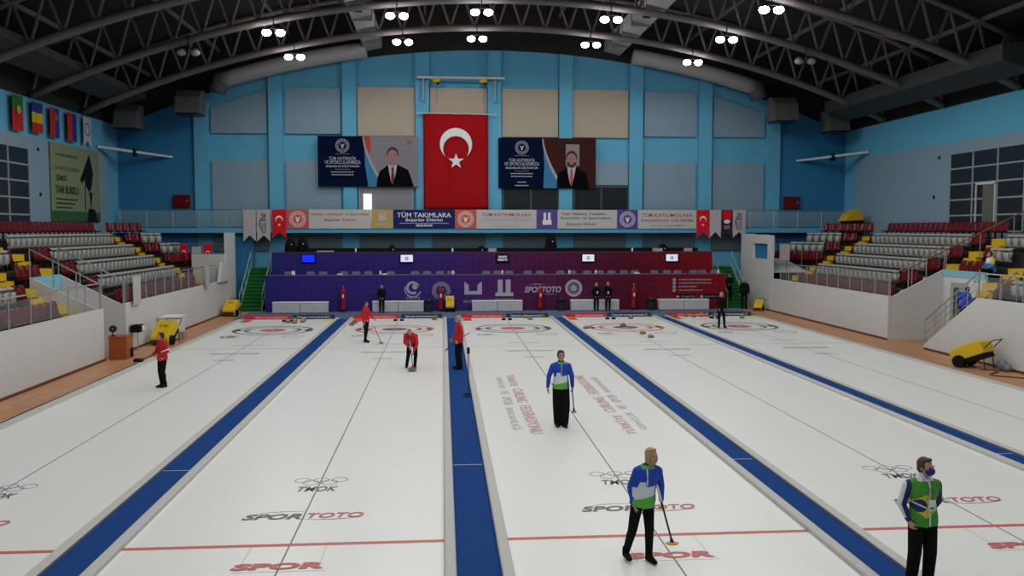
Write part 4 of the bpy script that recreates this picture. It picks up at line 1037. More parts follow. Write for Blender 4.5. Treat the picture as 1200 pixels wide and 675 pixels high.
# monitors on the upper front
for x, scr, lab in ((-7.95, SCREENB, 'monitor glowing deep blue on the upper desk front, leftmost'), (-2.17, SCREEN, 'white-lit monitor on the upper desk front, second from the left'), (3.55, SCREEND, 'dark monitor with pale writing in the middle of the upper desk front'), (8.75, SCREEN, 'white-lit monitor on the upper desk front, fourth from the left'), (13.9, SCREEN, 'white-lit monitor on the upper desk front, rightmost')):
    m_ = thing('monitor', lab, 'monitor', (x, 52.92, 2.75), group='monitors on the upper desk front')
    fin('casing', bevel(bx(x-.42, x+.42, 52.90, 52.99, 2.70, 3.22), .015), BLACK, m_)
    fin('screen', bx(x-.36, x+.36, 52.885, 52.90, 2.76, 3.17), scr, m_)
    Q = back_plane(0, 0, 52.885)
    if scr is SCREEN: fin('screen_logo', annulus(B(), Q, x, 2.96, .05, .10, .001, seg=18), mat('screen_logo_blue', (.1, .12, .3), .5), m_)
    if scr is SCREEND: fin('screen_text', text_bm(text_bm(B(), Q, 'SPORTS', x, 3.04, .5, .12, .001, bold=.03), Q, 'RESULTS', x, 2.87, .55, .12, .001, bold=.03), mat('screen_pale', (.5, .55, .65), .3, emit=(.6, .7, .8), es=.5), m_)
# grey chairs behind the lower desk
CH = mat('chair_grey_plastic', (.17, .17, .26), .5)
def chair_proto():
    c = thing('desk_chair', 'x', 'chair')
    b = B()
    pts = [(-.24, 0), (-.24, .43), (-.17, .49), (.17, .49), (.24, .43), (.24, 0)]
    prism(b, [(u, -.20, .52+v) for u, v in pts], (0, -.03, 0)); fin('backrest', b, CH, c, world=False)
    fin('seat', bevel(bx(-.22, .22, -.2, .22, .43, .47), .015), CH, c, world=False)
    for sx in (-1, 1):
        for sy in (-1, 1): fin('leg', tube(B(), (sx*.18, sy*.17, .44), (sx*.2, sy*.2, 0), .014, n=6), STEEL, c, world=False)
    return c
cp = chair_proto(); firstc = True
for i, px in enumerate([-8.9, -7.65, -6.95, -5.75, -5.05, -4.35, -3.05, -1.65, -.95, -.2, .45, 2.5, 3.15, 3.85, 4.95, 5.7, 6.9, 7.6, 8.5, 9.25, 9.95, 10.7, 11.35, 12.55, 13.3, 13.95, 14.9, 15.45, 16.2]):
    o = cp if i == 0 else copy_tree(cp)
    o.location = (px, 51.95, 1.25); o.rotation_euler = (0, 0, 0)
    tag(o, 'grey chair behind the lower desk, %s from the left' % nth(i+1), 'chair', 'grey chairs behind the lower desk')
# bottles and cups on the desks
def bottle(x, y, z, lab):
    t_ = thing('bottle', lab, 'bottle', (x, y, z), group='bottles and cups on the desks')
    fin('body', lathe(B(), (x, y, z), [(.05, 0), (.055, .02), (.055, .17), (.02, .22)], 14), WPRINT, t_, smooth=True)
    fin('cap', lathe(B(), (x, y, z+.22), [(.02, 0), (.02, .035)], 10), WHITE, t_)
for i, x in enumerate([-8.55, -8.45, -3.6, .55, 3.4, 7.3, 8.85, 16.15]): bottle(x, 50.85, 2.10, 'white bottle standing on the lower desk, %s from the left' % nth(i+1))
for i, x in enumerate([-5.2, .55, 11.5]): bottle(x, 53.15, 3.34, 'white bottle standing on the upper desk, %s from the left' % nth(i+1))
for i, x in enumerate([-5.9, -3.35, 11.3]):
    o = fin('paper_stack', bevel(bx(x-.15, x+.15, 50.8, 51.05, 2.10, 2.16), .01), WPRINT); tag(o, 'small stack of white paper on the lower desk, %s from the left' % nth(i+1), 'paper', 'paper stacks on the lower desk')
for i, (x, w) in enumerate(((-7.0, .5), (2.95, .25), (13.1, .3), (15.0, .25))):
    o = fin('laptop' if i == 0 else 'desk_box', bevel(bx(x-w, x+w, 53.2, 53.4, 3.34, 3.34+(.08 if i == 0 else .2)), .01), mat('pale_box', (.35, .34, .33), .5)); tag(o, 'pale object lying on the upper desk, %s from the left' % nth(i+1), 'laptop' if i == 0 else 'box')
# dark high-backed chairs with coats behind the upper desk
def coat_chair(x, h, lab, w=.36):
    c = thing('coat_on_chair', lab, 'chair', (x, 54.0, 2.35), group='dark chairs behind the upper desk')
    b = B(); ell(b, (x, 54.0, 2.35+h*.62), (w, .2, h*.42), sub=3); box(b, x-w*.9, x+w*.9, 53.85, 54.15, 2.8, 2.35+h*.6)
    fin('backrest_with_coat', b, JBLACK, c, smooth=True)
    fin('seat', bevel(bx(x-.26, x+.26, 53.7, 54.2, 2.78, 2.86), .03), BLACK, c)
    fin('column', tube(B(), (x, 53.95, 2.36), (x, 53.95, 2.8), .03), BLACKM, c)
    fin('base', lathe(B(), (x, 53.95, 2.35), [(.28, 0), (.26, .03), (.05, .06)], 10), BLACKM, c)
    fin('badge', annulus(B(), back_plane(0, 0, 53.78), x+.08, 2.35+h*.82, 0, .035, 0, seg=8), WPRINT, c)
coat_chair(-9.15, 1.75, 'dark chair with black coat, leftmost above the violet desk'); coat_chair(-8.45, 1.8, 'dark chair with black coat, second from the left above the violet desk')
coat_chair(-3.1, 1.35, 'low dark chair with black coat left of centre above the desk', .26); coat_chair(2.3, 1.3, 'low dark chair with black coat near the middle above the desk', .28); coat_chair(6.6, 1.95, 'tall dark chair with black coat right of centre above the desk', .36); coat_chair(13.6, 1.4, 'low dark chair with black coat near the right end of the upper desk', .36)
# green stairs either side
for s, x0, x1 in (('left', -11.6, -10.35), ('right', 16.85, 18.1)):
    t = thing('stairs', 'green carpeted stairs with pale metal rails up to the %s end of the platform' % s, 'stairs', ((x0+x1)/2, 51.3, 0))
    b = B()
    for q in range(12): box(b, x0+.06, x1-.06, 51.2+.27*q, 55.4, .195*q, .195*(q+1))
    fin('flight', b, GREEN, t)
    b = B()
    for q in range(12): box(b, x0+.06, x1-.06, 51.18+.27*q, 51.215+.27*q, .195*(q+1)-.035, .195*(q+1)+.004)
    fin('nosing', b, mat('stair_nosing', (.03, .17, .05), .7), t)
    for x in (x0, x1):
        o_ = x == (x0 if s == 'left' else x1)
        m_ = LGREEN
        fin('handrail', polytube(B(), [(x, 51.2, .95), (x, 52.6, 1.95), (x, 52.75, 2.1), (x, 52.85, 2.1), (x, 54.4, 3.3)], .03, 8), m_, t)
        fin('stringer', prism(B(), [(x-.02, 51.15, 0), (x-.02, 51.15, .22), (x-.02, 54.5, 2.6), (x-.02, 54.5, 2.2)], (.04, 0, 0)), m_, t)
        for q in range(5): fin('post', tube(B(), (x, 51.2+.8*q, .1+.57*q), (x, 51.2+.8*q, .95+.585*q), .022, n=6), m_, t)

# ------------------------------------------------------------ things on the floor before the desks
BEN = mat('bench_cover', (.50, .50, .52), .6)
for i, (a, b_, c_) in enumerate(((-9.5, -6.45, 49.95), (-4.0, -1.12, 50.15), (1.62, 4.5, 50.2), (7.3, 10.1, 50.25), (12.45, 15.4, 50.3))):
    mid = (a+b_)/2
    for j, (x0, x1) in enumerate(((a, mid-.01), (mid+.01, b_))):
        t = thing('covered_bench', 'white covered bench block before the desks, %s half of the %s pair' % (['left', 'right'][j], nth(i+1)), 'bench', ((x0+x1)/2, c_, .02), group='white bench blocks before the desks')
        fin('body', bevel(bx(x0, x1, c_-.22, c_+.3, .04, .60), .03, 3), BEN, t)
        fin('top', bevel(bx(x0-.01, x1+.01, c_-.24, c_+.32, .58, .64), .02, 3), WPRINT, t)
        fin('round_emblem', annulus(B(), back_plane(0, 0, c_-.221), (x0+x1)/2, .32, .07, .12, .001, seg=20), ICEGL, t)
# furled flags
for i, (x, y) in enumerate(((-5.65, 50.3), (-.15, 50.25), (5.55, 50.3), (11.0, 50.35))):
    t = thing('furled_flag', 'red flag furled round its pole before the desks, %s from the left' % nth(i+1), 'flag', (x, y, .02), group='furled red flags before the desks')
    fin('base', lathe(B(), (x, y, .02), [(.17, 0), (.16, .03), (.03, .06)], 18), BLACKM, t, smooth=True)
    fin('pole', tube(B(), (x, y, .05), (x, y, 1.50), .015), STEEL, t)
    b = B(); n = 18; rr = []
    for q in range(12):
        z = .12+1.22*q/11; w_ = .125+.008*math.sin(q*1.3)+(.012 if q > 8 else 0); w_ *= .45 if q == 11 else 1
        rr.append([b.verts.new((x+w_*(1+.18*math.sin(5*k_*2*PI/n+q*.3))*math.cos(2*PI*k_/n), y+w_*(1+.18*math.sin(5*k_*2*PI/n+q*.3))*math.sin(2*PI*k_/n), z)) for k_ in range(n)])
    for A, C in zip(rr, rr[1:]):
        for k_ in range(n): b.faces.new([A[k_], A[(k_+1) % n], C[(k_+1) % n], C[k_]])
    b.faces.new(rr[0][::-1]); b.faces.new(rr[-1])
    fin('cloth', b, mat('furled_red_cloth', (.30, .006, .018), .8), t, smooth=True)
    fin('crescent', poly2(B(), back_plane(0, 0, y-.16), [(x-.05, .85), (x+.04, .82), (x+.05, 1.02), (x-.03, 1.05)], .004), WPRINT, t)
    fin('finial', ell(B(), (x, y, 1.5), (.03, .03, .04), sub=2), STEEL, t)
for i, (x, y) in enumerate(((-.85, 50.0), (6.75, 50.2), (12.0, 50.2))):
    t = thing('waste_bin', 'dark waste bin before the desks, %s from the left' % nth(i+1), 'bin', (x, y, .02), group='dark bins before the desks')
    fin('body', lathe(B(), (x, y, .02), [(.20, 0), (.26, .5), (.26, .52)], 20), mat('bin_dark', (.02, .025, .028), .5), t)
    fin('lid', lathe(B(), (x, y, .54), [(.28, 0), (.28, .05), (.15, .13), (.04, .15)], 20), BLACK, t, smooth=True)
    fin('bag_edge', ell(B(), (x, y-.05, .70), (.07, .05, .03), sub=2), GREYM, t)

# yellow heater carts: tilted yellow hood on a black wheeled frame; front of the hood looks to local -Y
def cart(x, y, rz, lab, tilt=30, sc=1.):
    t = thing('heater_cart', lab, 'heater cart', (x, y, 0.), rz, group='yellow wheeled machines')
    R = Matrix.Rotation(math.radians(tilt), 4, 'X')
    def tr(b): bmesh.ops.transform(b, matrix=Matrix.Scale(sc, 4) @ Matrix.Translation((0, .0, .30)) @ R, verts=b.verts); return b
    b = prism(B(), [(-.36, -.55, .05), (-.36, .55, .05), (-.36, .55, .40), (-.36, .42, .50), (-.36, -.45, .46), (-.36, -.55, .38)], (.72, 0, 0)); bevel(b, .03, 2)
    fin('hood', tr(b), CYELLOW, t, world=False)
    b = B(); box(b, -.33, .33, -.52, .50, -.10, .06); fin('chassis', tr(b), BLACK, t, world=False)
    b = B(); box(b, -.30, .30, -.575, -.55, .0, .34)
    fin('front_grille', tr(b), mat('grille_brown', (.10, .045, .01), .5), t, world=False)
    b = text_bm(B(), Plane((0, 0, 0), (1, 0, 0), (0, 1, .04)), 'B 360', 0, .15, .34, .12, .487); fin('hood_lettering', tr(b), BLACK, t, world=False)
    for sx in (-1, 1):
        w_ = B(); tube(w_, (sx*.34*sc, -.30*sc, .20*sc), (sx*.44*sc, -.30*sc, .20*sc), .20*sc, n=20); tube(w_, (sx*.42*sc, -.30*sc, .20*sc), (sx*.455*sc, -.30*sc, .20*sc), .07*sc, n=12)
        fin('wheel', w_, BLACK, t, world=False)
        fin('leg', tube(B(), (sx*.3*sc, .42*sc, .50*sc), (sx*.3*sc, .50*sc, 0), .02, n=6), BLACKM, t, world=False)
    fin('push_handle', polytube(B(), [V(p)*sc for p in ((-.33, .45, .70), (-.33, .68, .95), (-.28, .72, .98), (.28, .72, .98), (.33, .68, .95), (.33, .45, .70))], .018, 6), BLACKM, t, world=False)
    return t
cart(-11.45, 48.8, math.radians(-8), 'yellow machine on wheels by the green stairs on the left', 33, .92)
cart(-11.35, 37.0, math.radians(-10), 'yellow machine on wheels beside the white cabinet on the left', 38, 1.0)
cart(18.0, 28.5, math.radians(212), 'yellow machine on wheels against the right wall near the camera', 24, 1.05)
cart(18.25, 49.7, math.radians(-35), 'yellow machine on wheels at the far end of the right wood floor', 34, .66)
cm = cart(.36, 50.15, 0, 'yellow-fronted machine standing upright between the desks and the second walkway', 66, .66)
for ch in cm.children:
    if ch.name.split('.')[0] in ('hood', 'chassis', 'front_grille', 'hood_lettering', 'push_handle'): ch.location.z = .30
fin('base_box', bx(-.30, .30, -.15, .35, .04, .42), BLACK, cm, world=False)
o = fin('plastic_bag', ell(ell(B(), (18.50, 27.75, .2), (.15, .22, .20), sub=3), (18.52, 27.5, .14), (.12, .16, .14), sub=3), mat('grey_plastic', (.16, .17, .2), .4), smooth=True); tag(o, 'grey plastic bag beside the yellow machine on the right', 'bag')
o = fin('hose', polytube(B(), [(17.9+.35*math.sin(q*.5), 28.0-.12*q, .02) for q in range(16)], .02, 6), mat('hose_brown', (.08, .04, .02), .6)); tag(o, 'dark hose lying on the wood floor by the right yellow machine', 'hose')

# orange cabinet with a black fan, black box on a pole, white cabinet
t = thing('wooden_counter', 'orange-brown wooden counter against the left front wall', 'counter', (-11.65, 33.1, 0))
b = B(); box(b, -12.04, -11.42, 32.62, 33.3, 0, .80); fin('body', bevel(b, .01, 1), WOODR, t)
fin('top', bx(-12.05, -11.40, 32.60, 33.32, .80, .84), WOODR, t)
fin('open_niche', bx(-11.43, -11.40, 33.0, 33.28, .04, .36), BLACK, t)
t = thing('desk_fan', 'round black desk fan on top of the wooden counter', 'fan', (-11.95, 32.75, .84))
fin('foot', lathe(B(), (-11.95, 32.8, .84), [(.10, 0), (.09, .02), (.02, .04)], 14), BLACK, t)
fin('stem', tube(B(), (-11.95, 32.8, .86), (-11.95, 32.8, 1.05), .02), BLACK, t)
fin('cage', tube(B(), (-11.95, 32.88, 1.10), (-11.93, 32.74, 1.10), .125, n=20), BLACKM, t)
fin('hub', tube(B(), (-11.95, 32.95, 1.10), (-11.92, 32.70, 1.10), .035, n=12), GREYM, t)
t = thing('equipment_box', 'black equipment box with pale end on a thin stand by the left wall', 'box', (-11.85, 35.2, 0))
fin('housing', bevel(bx(-12.05, -11.68, 34.85, 35.4, .72, 1.0), .02), BLACK, t)
fin('pale_end', bx(-11.68, -11.665, 35.1, 35.38, .76, .97), WPRINT, t)
fin('stand', tube(B(), (-11.8, 34.95, 0), (-11.8, 34.95, .74), .02), STEEL, t)
t = thing('white_cabinet', 'white cabinet behind the yellow machine on the left', 'cabinet', (-11.6, 38.6, 0))
fin('body', bevel(bx(-12.02, -11.25, 38.2, 39.3, .06, .95), .02), WHITE, t)
fin('top', bx(-12.03, -11.22, 38.17, 39.33, .95, .99), WPRINT, t)
fin('foot_box', bx(-11.3, -11.0, 38.3, 38.7, 0, .35), mat('beige_box', (.33, .26, .2), .6), t)
# black pole stand on the bumper
t = thing('pole_stand', 'slim black pole stand with small head beside the grey-haired player', 'stand', (.66, 24.4, .05))
fin('base', bevel(bx(.55, .75, 24.3, 24.5, .11, .16), .01), mat('base_navy', (.01, .02, .08), .6), t)
fin('pole', tube(B(), (.68, 24.4, .14), (.68, 24.4, 1.42), .013, n=8), BLACKM, t)
fin('head', bevel(bx(.64, .72, 24.35, 24.45, 1.25, 1.42), .01), BLACK, t)
# ------------------------------------------------------------ people
def remesh(bm, vox, smooth_it=3):
    me = bpy.data.meshes.new('tmp'); bm.to_mesh(me); bm.free()
    o = bpy.data.objects.new('tmp', me); COL.objects.link(o)
    r = o.modifiers.new('r', 'REMESH'); r.mode = 'VOXEL'; r.voxel_size = vox; r.use_smooth_shade = True
    s = o.modifiers.new('s', 'SMOOTH'); s.factor = .5; s.iterations = smooth_it
    bpy.context.view_layer.update()
    out = bpy.data.meshes.new_from_object(o.evaluated_get(bpy.context.evaluated_depsgraph_get()))
    bpy.data.objects.remove(o); bpy.data.meshes.remove(me)
    return out
def link_mesh(name, me, mats, parent, label=None, matfn=None):
    for m_ in (mats if isinstance(mats, (list, tuple)) else [mats]): me.materials.append(m_)
    me.name = name
    me.polygons.foreach_set('use_smooth', [True]*len(me.polygons))
    if matfn:
        me.polygons.foreach_set('material_index', [matfn(p.center) for p in me.polygons])
    o = bpy.data.objects.new(name, me); COL.objects.link(o); o.parent = parent
    if label: o['label'] = label
    return o
def cap(bm, p, q, r1, r2, n=14):
    """tapered capsule"""
    p, q = V(p), V(q)
    tube(bm, p, q, r1, r2, n); ell(bm, p, (r1, r1, r1), sub=2); ell(bm, q, (r2, r2, r2), sub=2)
def oell(bm, c, r, up, right):
    up = up.normalized(); right = (right-up*right.dot(up)).normalized(); f = up.cross(right)
    R = Matrix((right, f, up)).transposed()
    ell(bm, c, r, R, sub=3)
def hand(bm, w, d, nrm, side, curl=.5, s=1.):
    """palm, four fingers and a thumb from wrist w along d; nrm = palm side; side = direction of the thumb"""
    w, d, nrm, side = V(w), V(d).normalized(), V(nrm).normalized(), V(side).normalized()
    c = w+d*.05*s
    R = Matrix((side, d.cross(side)*-1, d)).transposed() if False else None
    for k_ in range(5): ell(bm, w+d*(.025+.014*k_)*s+side*0, (.001, .001, .001), sub=1) if False else None
    for q in (-.026, -.009, .009, .026):
        cap(bm, w+side*q*.5*s, w+d*.085*s+side*q*s, .017*s, .0135*s, 8)
    for q, L in ((.027, .068), (.009, .078), (-.009, .072), (-.027, .056)):
        a = w+d*.088*s+side*q*s*1.05
        m1 = a+(d*math.cos(curl)+nrm*math.sin(curl))*L*.5*s
        m2 = m1+(d*math.cos(curl*2.3)+nrm*math.sin(curl*2.3))*L*.5*s
        cap(bm, a, m1, .0092*s, .0085*s, 8); cap(bm, m1, m2, .0085*s, .0075*s, 8)
    a = w+d*.03*s+side*.028*s; b_ = a+(side*.7+d*.8+nrm*.3).normalized()*.042*s; e = b_+(d+nrm*.5+side*.1).normalized()*.032*s
    cap(bm, a, b_, .013*s, .011*s, 8); cap(bm, b_, e, .011*s, .009*s, 8)
def person(lab, x, y, z=0, rz=0, h=1.75, vox=.009, J=None, jacket=JBLACK, jfn=None, jm=None, trousers=JBLACK, shoe=BLACK, hair=HAIRB, hairstyle='short', mask=None, face=0, look=0, gloves=None, collar=None, loose=0., fem=False, cat='person', grp=None, sleeves=True, lf=(0, -1, 0)):
    """figure facing local -Y; J overrides joints; face = head turn in degrees, look = head pitch"""
    t = thing('person', lab, cat, (x, y, z), math.radians(rz), group=grp)
    sw = .165 if fem else .185
    D = dict(pelvis=(0, 0, .94), neck=(0, .0, 1.46), head=(0, -.02, 1.60),
             shL=(-sw+.01, .0, 1.385), shR=(sw-.01, .0, 1.385), elL=(-sw-.06, .03, 1.12), elR=(sw+.06, .03, 1.12), wrL=(-sw-.07, -.04, .87), wrR=(sw+.07, -.04, .87),
             hipL=(-.09, 0, .91), hipR=(.09, 0, .91), knL=(-.10, -.02, .50), knR=(.10, -.02, .50), anL=(-.10, .02, .085), anR=(.10, .02, .085),
             toL=(-.13, -.15, .035), toR=(.13, -.15, .035), hdL=(0, -.1, -1), hdR=(0, -.1, -1), hnL=None, hnR=None, curlL=.45, curlR=.45)
    D.update(J or {})
    S = h/1.75
    j = {k_: (V(v)*S if isinstance(v, tuple) and k_ not in ('hdL', 'hdR', 'hnL', 'hnR') else v) for k_, v in D.items()}
    sp = j['neck']-j['pelvis']; up = sp.normalized()
    right = (j['shR']-j['shL']).normalized(); hr = (j['hipR']-j['hipL']).normalized()
    g = 1.0*S; wd = .9 if fem else 1.0
    def torso(bm, e=0.):
        oell(bm, j['pelvis']+up*.02*S, ((.160+e), (.112+e), (.13+e)), up, hr)
        oell(bm, j['pelvis']+sp*.36, ((.140*wd+e), (.100+e), (.17+e)), up, right)
        oell(bm, j['pelvis']+sp*.68, ((.165*wd+e), (.112+e), (.18+e)), up, right)
        oell(bm, j['pelvis']+sp*.84, ((.135*wd+e), (.085+e), (.10+e)), up, right)
        cap(bm, j['shL'], j['neck']-up*.02*S, .050+e*.7, .060+e*.6); cap(bm, j['shR'], j['neck']-up*.02*S, .050+e*.7, .060+e*.6)
    def arms(bm, e=0., full=True):
        for s in 'LR':
            cap(bm, j['sh'+s], j['el'+s], .052*S+e, .040*S+e)
            w_ = j['wr'+s] if full else j['wr'+s]+(j['el'+s]-j['wr'+s]).normalized()*.02
            cap(bm, j['el'+s], w_, .040*S+e, .026*S+e*(1. if full else .8))
    def legs(bm, e=0., k0=0.):
        for s in 'LR':
            cap(bm, j['hip'+s], j['kn'+s], .082*S+e, .055*S+e+k0); cap(bm, j['kn'+s], j['an'+s], .055*S+e+k0, .038*S+e+k0*1.3)
            calf = j['kn'+s].lerp(j['an'+s], .3)+V((0, .012, 0)); ell(bm, calf, (.05*S+e, .055*S+e, .10*S), sub=2)
    # body
    b = B(); torso(b); arms(b); legs(b)
    hc = j['head']
    Rh = Matrix.Rotation(math.radians(face), 3, 'Z') @ Matrix.Rotation(math.radians(look), 3, 'X')
    q = lambda v: hc+Rh @ (V(v)*S)
    cap(b, j['neck']-up*.03, hc+Rh @ V((0, .02, -.06))*S, .054*S, .050*S)
    def he(c, r): ell(b, q(c), tuple(a*S for a in r), Rh, sub=3)
    he((0, .012, .035), (.074, .092, .092)); he((0, -.018, -.03), (.060, .070, .082)); he((0, -.045, -.085), (.034, .034, .026))
    he((0, -.093, -.018), (.012, .020, .024)); he((0, -.085, .018), (.042, .014, .010)); he((0, -.078, -.058), (.026, .014, .012))
    for s in (-1, 1): he((s*.077, .012, -.005), (.010, .018, .030)); he((s*.036, -.062, -.03), (.022, .02, .022))
    for s, sd in (('L', 1), ('R', -1)):
        d = V(j['hd'+s]); n_ = V(j['hn'+s]) if j['hn'+s] else V((sd*1.0, .25, 0)); n_ = (n_-d.normalized()*n_.dot(d.normalized())).normalized()
        side = d.normalized().cross(n_)*(-sd)
        if side.dot(V((0, -1, 0))) < 0 and not j['hn'+s]: side = -side
        hand(b, j['wr'+s], d, n_, side, j['curl'+s], S*1.0)
    for s in 'LR':
        cap(b, j['an'+s], j['to'+s]+V((0, 0, .0)), .026*S, .016*S)
    body = link_mesh('body', remesh(b, vox), [SKIN], t)
    # face details
    e_ = B()
    for s in (-1, 1): ell(e_, q((s*.031, -.086, .002)), (.011*S, .006*S, .007*S), Rh, sub=2)
    fin('eyes', e_, mat('eye_dark', (.02, .015, .012), .3), t, world=False)
    e_ = B()
    for s in (-1, 1): ell(e_, q((s*.032, -.092, .024)), (.018*S, .005*S, .004*S), Rh, sub=2)
    fin('eyebrows', e_, hair, t, world=False)
    if not mask: fin('lips', ell(B(), q((0, -.091, -.056)), (.022*S, .006*S, .006*S), Rh, sub=2), mat('lips', (.30, .09, .08), .5), t, world=False)
    # hair
    hb = B()
    def hh(c, r): ell(hb, q(c), tuple(a*S for a in r), Rh, sub=3)
    hh((0, .028, .050), (.084, .092, .092)); hh((0, .060, -.005), (.078, .060, .075)); hh((0, -.030, .096), (.066, .052, .030))
    for s in (-1, 1): hh((s*.066, .02, .03), (.020, .055, .055))
    if hairstyle == 'bob':
        for s in (-1, 1): hh((s*.070, .025, -.025), (.024, .055, .075))
        hh((0, .07, -.05), (.072, .045, .08)); hh((.02, .03, .085), (.06, .06, .05))
    if hairstyle == 'long':
        for s in (-1, 1): hh((s*.072, .015, -.05), (.026, .05, .10))
        hh((0, .08, -.10), (.085, .045, .13))
    if hairstyle == 'bun': hh((0, .125, .05), (.045, .045, .045)); hh((0, .09, .06), (.04, .05, .04))
    if hairstyle == 'thin': pass
    link_mesh('hair', remesh(hb, vox*.9, 2), [hair], t)
    if mask:
        mb = B(); ell(mb, q((0, -.048, -.045)), (.066*S, .064*S, .054*S), Rh, sub=3); ell(mb, q((0, -.098, -.03)), (.025*S, .022*S, .03*S), Rh, sub=3)
        link_mesh('face_mask', remesh(mb, vox*.8, 2), [mask], t)
    # trousers
    b = B(); oell(b, j['pelvis']-up*.0, (.166, .120, .135), up, hr); legs(b, .014+loose*.3, loose)
    for s in 'LR': cap(b, j['an'+s]+V((0, 0, .05)), j['an'+s]-V((0, 0, .018)), .056*S+loose*1.2, .056*S+loose*1.2)
    for s in 'LR': cap(b, j['hip'+s]+V((0, .02, 0)), j['hip'+s]+V((0, .03, .05)), .095*S, .085*S)
    link_mesh('trousers', remesh(b, vox), [trousers], t)
    # jacket
    b = B(); torso(b, .024); arms(b, .018 if not fem else .014, False)
    rr_ = (hr-up*hr.dot(up)).normalized(); ff_ = up.cross(rr_)
    def ering(zc, a_, b2): return [b.verts.new(j['pelvis']+up*zc*S+rr_*(a_*S*math.cos(2*PI*q_/28))+ff_*(b2*S*math.sin(2*PI*q_/28))) for q_ in range(28)]
    rg_ = [ering(-.075, .192, .150), ering(.03, .190, .148), ering(.16, .17, .130), ering(.26, .165, .125)]
    for A_, C_ in zip(rg_, rg_[1:]):
        for q_ in range(28): b.faces.new([A_[q_], A_[(q_+1) % 28], C_[(q_+1) % 28], C_[q_]])
    b.faces.new(rg_[0][::-1]); b.faces.new(rg_[-1])
    cap(b, j['neck']-up*.02, j['neck']+up*.035*S, .070*S, .064*S)
    link_mesh('jacket', remesh(b, vox, 4), jm or [jacket], t, matfn=(lambda c: jfn(c, S)) if jfn else None)
    for s in 'LR':
        a_, o_ = j['an'+s], j['to'+s]; dirn = V((o_.x-a_.x, o_.y-a_.y, 0)).normalized()
        sb = B(); heel = V((a_.x, a_.y, max(.035, a_.z-.045*S)))-dirn*.03
        cap(sb, heel, heel+dirn*.17*S, .044*S, .042*S); cap(sb, heel+dirn*.12*S, heel+dirn*.21*S, .040*S, .034*S); cap(sb, heel, a_+V((0, 0, .01)), .045*S, .044*S); cap(sb, a_, heel+dirn*.15*S+V((0, 0, .005)), .044*S, .040*S)
        me = remesh(sb, vox, 2)
        for v in me.vertices: v.co.z = max(v.co.z, heel.z-.033)
        link_mesh('shoe', me, [shoe], t)
    return t, j
def broom(lab, a, b_, head=YEL, hr=.09, grp=None, vertical=False, headlen=.11, hz=.025):
    """shaft from a (top) to b_ (head)"""
    a, b_ = V(a), V(b_)
    t = thing('curling_broom', lab, 'broom', tuple(b_))
    fin('shaft', tube(B(), a, b_, .0135, n=10), BLACKM, t, smooth=True)
    fin('grip', tube(B(), a, a.lerp(b_, .3), .0165, n=10), WPRINT, t, smooth=True)
    fin('head', ell(B(), b_-V((0, 0, .02)), (headlen, hr*.55, hz), sub=3), head, t, smooth=True)
    fin('ferrule', tube(B(), b_.lerp(a, .06), b_-V((0, 0, .01)), .02, .03, n=10), BLACKM, t)
    return t
# jackets with colour fields: 0 blue, 1 white, 2 green
def slov(c, S):
    x, y, z = c.x/S, c.y/S, c.z/S
    if z > 1.475 and abs(x) < .14: return 3
    if z > 1.43 and abs(x-.03) < .10 and y < .05: return 2
    if abs(x) > .195: return 0
    if y < .03 and abs(x) < .008 and z > 1.0: return 1
    if z < 1.005+.04*x/.2 and y < .12: return 2 if x < .13 else 0
    if y < .02:
        if z < 1.16+.10*x and z >= 1.0: return 1 if x < .135 else 0
        if z < 1.24 and x < -.02 and x > -.14+(z-1.1)*.3: return 1
    return 0
JS = [JBLUE, JWHITE, JGREEN, JNAVY]
# 1 blond woman walking towards the camera, broom in her left hand
JB = dict(pelvis=(-.02, .0, .93), neck=(.05, -.05, 1.455), head=(.085, -.10, 1.60), shL=(-.115, -.02, 1.37), shR=(.205, -.02, 1.365),
          elL=(-.20, .02, 1.12), wrL=(-.17, -.05, .87), elR=(.265, .02, 1.13), wrR=(.235, -.10, .93), hdL=(.15, -.25, -1), hdR=(-.05, -.3, -1), curlR=1.15,
          hipL=(-.10, .0, .90), hipR=(.06, 0, .90), knL=(-.19, -.06, .50), anL=(-.235, .12, .11), toL=(-.22, -.06, .045),
          knR=(.075, -.04, .50), anR=(.085, .0, .085), toR=(.13, -.17, .035))
person('woman with short blond hair in blue, white and green jacket walking over the red line', 2.79, 11.98, .03, 4, 1.66, .0075, JB, jm=JS, jfn=slov, hair=HAIRY, hairstyle='bob', face=18, look=-14, fem=True)
# navy neck warmer
broom('broom with orange-yellow oval pad held by the blond woman', (2.79+.17, 11.93, 1.14), (2.79+.335, 11.70, .40), mat('broom_orange', (.70, .36, .02), .6), .11, headlen=.095, hz=.022)
# 2 dark-haired man in the same jacket
JM = dict(shL=(-.178, 0, 1.375), shR=(.168, 0, 1.375), elL=(-.265, .03, 1.15), wrL=(-.30, -.02, .89), hdL=(-.0, -.2, -1), elR=(.255, .04, 1.14), wrR=(.265, .0, .89), curlR=1.1,
          knL=(-.085, -.03, .50), anL=(-.06, .03, .085), toL=(-.09, -.13, .035), knR=(.10, -.05, .5), anR=(.08, -.04, .085), toR=(.10, -.22, .035))
person('dark-haired man in blue, white and green jacket walking down the middle sheet', 2.76, 20.55, .03, 0, 1.84, .009, JM, jm=JS, jfn=slov, hair=HAIRB, loose=.028, face=4, look=-8)
broom('broom with gold head held pointing backwards by the dark-haired man', (2.76+.22, 20.62, 1.55), (2.76+.295, 20.40, .42), mat('broom_gold', (.35, .25, .08), .6), .08, headlen=.07)
